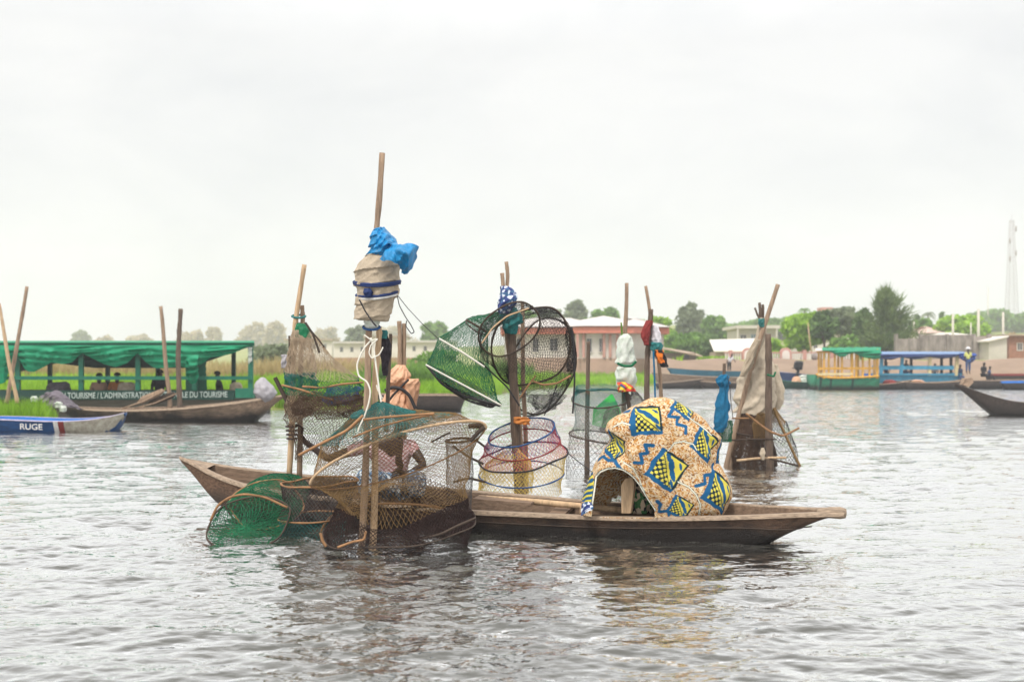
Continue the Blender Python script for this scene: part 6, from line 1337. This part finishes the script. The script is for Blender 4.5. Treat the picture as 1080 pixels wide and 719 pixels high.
swag(tb, [(262, 384), (266, 380)], 366, Yb, M['bag_white'], name='loose_end', seed=5)
for i, (px, y, lb, sh) in enumerate([(104, 394.5, 'person with dark hair and tan top sitting in the green tour boat', 'cloth_tan'), (123, 394, 'person in an orange head cloth sitting in the green tour boat', 'cloth_orange'), (168, 391, 'person in dark clothes under the swag of the green tour boat', 'cloth_black'), (233, 392.5, 'person in dark clothes near the stern post of the green tour boat', 'cloth_black')]):
    Yq = Yb + 1.0 + .2 * (i % 2); top = W(px, y, Yq); H = 1.95
    person(lb, top - np.array((0, 0, .50 * H)), H, sit(.5 if i != 3 else -1.2, .06), sh, 'cloth_black', hat=None)
for x0, x1, lb in ((48, 75, 'grey brown covered heap on the seat at the left of the tour boat'), (124, 143, 'pale slanting cloth heap beside the orange head cloth'), (242, 256, 'small pale heap near the stern of the green tour boat')):
    P = bundle([(403, x0 + 4, x1 - 4), (405, x0 + 1, x1 - 1), (410, x0, x1), (416, x0, x1)], int(x0), 40, .08, Y=Yb + .8, depth=.5); tag(MB().grid(P, True, True).build('heap', M['sack'] if x0 > 100 else M['tarp_grey']), lb, 'heap')
P = sheet_mb([[(38, 424, 33.6), (46, 415, 33.4), (58, 411, 33.4), (68, 416, 33.3), (76, 424, 33.2)], [(38, 430, 33.2), (48, 423, 33), (60, 419, 32.9), (72, 424, 32.9), (84, 430, 32.8)], [(40, 434, 33), (52, 430, 32.7), (64, 428, 32.6), (76, 430, 32.6), (88, 433, 32.6)]], 8, .05, 30, .05)
tag(P.build('tarpaulin', M['tarp_grey']), 'dark grey tarpaulin heaped at the left end of the brown canoe', 'tarpaulin')
for i, (px, py) in enumerate([(36, 421), (62, 427), (66, 431)]):
    P = bundle([(py - 3.5, px - 2.5, px + 2.5), (py - 1.5, px - 4, px + 4), (py + 3, px - 3.5, px + 3.5)], i, 24, .15, Y=32.4); tag(MB().grid(P, True, True).build('plastic_bag', M['bag_white']), ['white scrap of plastic at the left of the dark grey tarpaulin', 'upper white scrap of plastic at the right of the dark grey tarpaulin', 'lower white scrap of plastic at the right of the dark grey tarpaulin'][i], 'plastic bag')

# ------------------------------------------------------------------ boats on the far right shore
simple_canoe('painted_canoe', 'long canoe with a teal blue upper strake on the far shore', [(704, 387.5, 84), (730, 389.5, 83.6), (770, 391, 83.4), (812, 391.2, 83.4)], 1.6, -.1, mat('teal_strake', C(48, 104, 124), .7, .25, 2), M['main_in'], M['main_rim'], ends=(.12, .1), group='boats on the far shore')
simple_canoe('dugout_canoe', 'long brown canoe lying in front of the teal one', [(688, 392.5, 80.5), (702, 394, 80.2), (740, 397, 80), (790, 398.2, 80), (812, 398, 80)], 1.5, -.1, M['brown_hull'], M['main_in'], M['main_rim'], ends=(.16, .1), group='boats on the far shore')
simple_canoe('dugout_canoe', 'low dark canoe with its prow pointing right below the long brown one', [(690, 404, 78), (715, 402.5, 78), (742, 399.2, 78.2)], 1.2, -.1, M['dark_hull'], M['dark_hull'], M['main_rim'], ends=(.1, .3), group='boats on the far shore')
simple_canoe('dugout_canoe', 'low dark canoe behind the blue rag', [(733, 401.5, 78.4), (760, 403.4, 78), (795, 403, 78), (812, 400, 78.2)], 1.2, -.1, M['dark_hull'], M['dark_hull'], M['main_rim'], ends=(.2, .2), group='boats on the far shore')
simple_canoe('painted_canoe', 'navy blue hulled boat with a black outboard motor', [(804, 390.5, 80.6), (825, 392, 80), (848, 394.2, 79.8), (862, 396.2, 79.9), (868, 397, 80)], 1.7, -.1, mat('navy_hull', C(46, 66, 110), .6, .25, 2), M['blue_in'], mat('lilac_rim', C(170, 160, 170), .7, .2, 3), ends=(.1, .14), group='boats on the far shore')
simple_canoe('painted_canoe', 'small dark green canoe heaped with pale sacks', [(822, 400.5, 77.4), (835, 402.4, 77), (855, 403.2, 76.8), (870, 402.6, 77)], 1.2, -.1, M['green_dark'], M['main_in'], M['green_paint'], ends=(.2, .2), group='boats on the far shore')
for i, (x0, x1, y0, m, lb) in enumerate([(835, 845, 397, 'bag_orange', 'tan sack in the small green canoe'), (842, 856, 395.5, 'bag_white', 'white sack in the small green canoe'), (853, 861, 399, 'sack', 'grey sack in the small green canoe')]):
    P = bundle([(y0, x0 + 3, x1 - 3), (y0 + 1.5, x0 + .5, x1 - .5), (y0 + 4, x0, x1), (404, x0, x1)], i, 30, .1, Y=77.4); tag(MB().grid(P, True, True).build('sack', M[m]), lb, 'sack', 'sacks in the small green canoe')
om = thing('outboard_motor', 'black outboard motor tilted up on the navy blue boat', 'outboard motor', W(842, 391, 79.5))
P = bundle([(380.5, 839, 845), (382, 837.5, 847.5), (387, 837, 847), (390, 839, 846)], 4, 24, .04, Y=79.4); MB().grid(P, True, True).build('cowling', M['black'], om); MB().bar(W(842, 390, 79.4), W(840, 398, 79.3), .18, .12).build('leg', M['black'], om)
MB().bar(W(841, 389, 79.3), W(835, 388, 79.2), .05, .05).build('tiller', M['black'], om); MB().prism([W(838, 398, 79.3), W(843, 398, 79.3), W(842, 401, 79.3), W(839, 401, 79.3)], (0, .08, 0)).build('propeller_guard', M['black'], om)
# yellow and green boat
Yy = 74.0
yb = thing('covered_boat', 'covered boat with yellow posts, green hull and green tarpaulin roof', 'tour boat', W(895, 410, Yy) * (1, 1, 0), 'boats on the far shore')
N = curve(wpath([(861, 395, Yy + .8), (866, 397.5, Yy + .1), (880, 399, Yy), (905, 398.4, Yy), (927, 397, Yy)]), 24); Fp = N + np.array((0, 2.3, 0)); o_, i_ = hull(N, Fp, np.full(24, -.15), .06, 13, .3)
mb = MB(); mb.grid(o_); [mb.prism(o_[k], ((-.06 if k == 0 else .06), 0, 0)) for k in (0, -1)]; mb.build('hull', M['green_hull'], yb); MB().grid(i_[:, ::-1]).build('inside', M['main_in'], yb)
rb = MB(); rb.tube(N + (0, -.03, .03), .07, 6); rb.build('gunwale', M['yellow_paint'], yb)
for k in (5, 10, 16): overlay(o_, *( (CX + N[k, 0] * F / N[k, 1] - 1.2, CX + N[k, 0] * F / N[k, 1] + 1.2)), .0, 1, M['green_dark'], 'rib', yb, .03, 3)
for i, px in enumerate((863.5, 869, 874, 880.5, 888, 898.5, 903, 910, 917, 925)): MB().bar(W(px, 399, Yy + .05 + (.5 if px < 865 else 0)), W(px, 369 if px < 925 else 368, Yy + .05 + (.5 if px < 865 else 0)), .11 if i not in (5, 9) else .16, .1).build('post', M['yellow_paint'], yb, False)
for px in (866, 884, 905, 922): MB().bar(W(px, 399, Yy + 2.2), W(px, 369, Yy + 2.2), .1, .1).build('post', M['yellow_paint'], yb, False)
for y, m in ((388.5, 'yellow_paint'), (394.5, 'cream_rail')): MB().bar(W(863, y, Yy), W(899 if y > 390 else 927, y - .3, Yy), .07, .14).build('rail', M[m], yb, False)
MB().bar(W(861, 370.8, Yy - .05), W(928, 369.8, Yy - .05), .1, .14).build('roof_beam', M['yellow_paint'], yb, False)
rows = [[W(px, 370 - (px - 861) * .012, Yy - .2), W(px, 367.2 - (px - 861) * .015, Yy + 1.1), W(px, 369.5 - (px - 861) * .012, Yy + 2.5)] for px in np.linspace(860, 929, 12)]
r = MB(); r.grid(np.array(rows)); r.grid(np.array(rows)[:, ::-1] - (0, 0, .05)); r.build('roof', M['roof_sheet'], yb)
rows = [[W(px, 369.3 + .4 * math.sin(px), Yy - .32), W(px, 366.4 - (px - 878) * .012 + .25 * math.sin(px * .7), Yy + .6), W(px, 367 - (px - 861) * .012, Yy + 2)] for px in np.linspace(867, 929, 44)]
MB().grid(np.array(rows)).build('tarpaulin', M['green_tarp'], yb)
swag(yb, [(868, 369.8), (876, 371), (880, 373), (885, 376), (890, 376.5), (895, 373.5), (901, 372), (906, 375), (911, 377), (917, 377.8), (922, 379), (928, 378)], 369.2, Yy - .3, M['green_tarp'], depth=.5, seed=6)
# blue boat
Yu = 77.5
bb = thing('covered_boat', 'light blue tour boat with a long pale blue roof and dark side curtains', 'tour boat', W(975, 409, Yu) * (1, 1, 0), 'boats on the far shore')
N = curve(wpath([(920, 394, Yu), (950, 395, Yu), (990, 395, Yu), (1006, 394.5, Yu), (1014, 393, Yu + .3)]), 24); o_, i_ = hull(N, N + np.array((0, 2.3, 0)), np.full(24, -.15), .06, 13, .3)
mb = MB(); mb.grid(o_); mb.prism(o_[-1], (.05, 0, 0)); mb.build('hull', M['blue_boat'], bb); MB().grid(i_[:, ::-1]).build('inside', M['blue_in'], bb)
MB().bar(W(920, 387.6, Yu), W(1006, 387.6, Yu), .08, .26).build('rail', M['blue_boat'], bb, False); MB().bar(W(920, 387.6, Yu + 2.2), W(1006, 387.6, Yu + 2.2), .08, .2).build('rail', M['blue_in'], bb, False)
MB().bar(W(920, 394.6, Yu - .04), W(1007, 394.6, Yu - .04), .08, .12).build('gunwale', M['blue_boat'], bb, False)
for i, px in enumerate((929, 951, 980, 1009)): MB().bar(W(px - (1 if i % 2 else 0), 396, Yu + .06), W(px + 1, 374, Yu + .06), .2, .16).build('post', M[['blue_boat', 'blue_boat', 'cream_rail', 'cream_rail'][i]], bb, False)
for px in (934, 961, 993, 1003): MB().bar(W(px, 396, Yu + 2.1), W(px, 374, Yu + 2.1), .16, .14).build('post', M['cloth_black'], bb, False)
rows = [[W(px, 373.6 + max(0, px - 1016) * .3, Yu - .3), W(px, 371.6 + max(0, px - 1016) * .3, Yu + .4), W(px, 370.6 + max(0, px - 1016) * .3, Yu + 1.2), W(px, 373 + max(0, px - 1016) * .3, Yu + 2.6)] for px in np.linspace(924, 1029, 30)]
r = MB(); r.grid(np.array(rows)); r.grid(np.array(rows)[:, ::-1] - (0, 0, .06)); r.build('roof', M['blue_roof'], bb)
swag(bb, [(926, 378), (940, 379.5), (950, 376.5), (965, 379), (980, 376.5), (995, 378), (1008, 376), (1012, 375)], 373.2, Yu - .25, M['navy'], name='side_curtain', depth=.3, seed=7)
swag(bb, [(1011, 377), (1016, 380), (1022, 383.5), (1027, 381), (1029, 377.5)], 372.4, Yu - .3, M['blue_cover'], name='end_cover', depth=.4, seed=8)
simple_canoe('dugout_canoe', 'dark canoe moored beside the yellow and green boat', [(920, 405.5, 75), (935, 404.8, 75), (950, 403.2, 75.2), (962, 400.8, 75.5)], 1.1, -.1, M['dark_hull'], M['main_in'], M['main_rim'], ends=(.1, .3), group='boats on the far shore')
simple_canoe('dugout_canoe', 'dark canoe moored along the light blue tour boat', [(946, 401.5, 75.6), (965, 403.4, 75), (990, 403.4, 75), (1010, 402.2, 75), (1026, 398.6, 75.4)], 1.1, -.1, M['dark_hull'], M['main_in'], M['main_rim'], ends=(.2, .25), group='boats on the far shore')
simple_canoe('dugout_canoe', 'dark canoe behind the right edge bow', [(1016, 400.5, 77), (1040, 401.4, 76.6), (1070, 400.8, 76.6), (1120, 400, 76.6)], 1.2, -.1, M['dark_hull'], M['main_in'], M['main_rim'], ends=(.2, .1), group='boats on the far shore')
simple_canoe('painted_canoe', 'canoe with a red upper edge at the far right', [(1040, 394, 82), (1060, 394.4, 82), (1120, 394, 82)], 1.3, -.1, M['dark_hull'], M['main_in'], M['red_paint'], ends=(.15, .1), group='boats on the far shore', rimw=4)
simple_canoe('painted_canoe', 'low blue edged canoe at the far right', [(1056, 402.6, 74), (1075, 402.3, 74), (1120, 402, 74)], 1.0, -.1, M['dark_hull'], M['blue_in'], M['blue_in'], ends=(.2, .1), group='boats on the far shore', rimw=3)
for i, (px, m, lb) in enumerate([(938, 'rag_red', 'red bundle in the canoe beside the yellow and green boat'), (968, 'bag_orange', 'pinkish heap in the canoe along the light blue boat')]):
    P = bundle([(400.5, px - 4, px + 4), (402, px - 7, px + 7), (405, px - 7, px + 7)], i, 30, .15, Y=75.6); tag(MB().grid(P, True, True).build('bundle', M[m]), lb, 'bundle')
# people on the far right
st_ = stand(); 
person('person in a white hat and pale yellow top standing in the light blue boat', W(1021, 394.5, 76.5), 1.78, st_, 'cloth_yellow', 'cloth_blue', hat='cloth_white')
person('person in dark clothes sitting on the canoe right of the white hat', W(1037, 396, 77.3), 1.7, sit(.4), 'cloth_black', 'cloth_black')
person('smaller person in dark blue sitting just right of the white hat', W(1043, 398, 77.0), 1.45, sit(1.0), 'cloth_blue', 'cloth_black')
person('person in blue sitting in the open end of the light blue boat', W(1011, 398, 78.0), 1.7, sit(.2, .12), 'cloth_blue', 'cloth_blue')
person('person in dark clothes sitting under the roof of the light blue boat', W(955, 393, 78.6), 1.7, sit(.3), 'cloth_black', 'cloth_blue')
person('second person in dark blue sitting under the roof of the light blue boat', W(935, 395, 78.8), 1.7, sit(-.3), 'cloth_blue', 'cloth_black')
person('person with a white top sitting under the roof beside the tan post', W(986, 396, 78.7), 1.6, sit(-.2), 'cloth_white', 'cloth_black')
bj = stand(); 
for k in ('chest', 'neck', 'head0', 'head1', 'shL', 'shR', 'elL', 'elR', 'haL', 'haR', 'waist'):
    v = np.array(bj[k]); h = v[2] - .52; ang = .35; bj[k] = (v[0] + math.sin(ang) * h, v[1], .52 + math.cos(ang) * h)
bj['haR'] = (.30, -.02, .55); bj['elR'] = (.26, 0, .66)
person('person in a white top bending forward by the teal canoe', W(769, 394, 85.5), 1.55, bj, 'cloth_white', 'cloth_black')
# ------------------------------------------------------------------ haze
mb = MB(); mb.box((-700, -40, -2.5), (700, 640, 62))
hm = bpy.data.materials.new('haze_air'); hm.use_nodes = True
ht_ = hm.node_tree; ht_.nodes.clear()
ho = ht_.nodes.new('ShaderNodeOutputMaterial'); hv = ht_.nodes.new('ShaderNodeVolumePrincipled')
hv.inputs['Color'].default_value = (0.955, 0.975, 1.0, 1); hv.inputs['Density'].default_value = 0.0009; hv.inputs['Anisotropy'].default_value = 0.2
ht_.links.new(hv.outputs[0], ho.inputs['Volume'])
tag(mb.build('haze', hm, origin=(0, 0, 0)), 'pale haze over the lagoon', None, None, 'stuff')
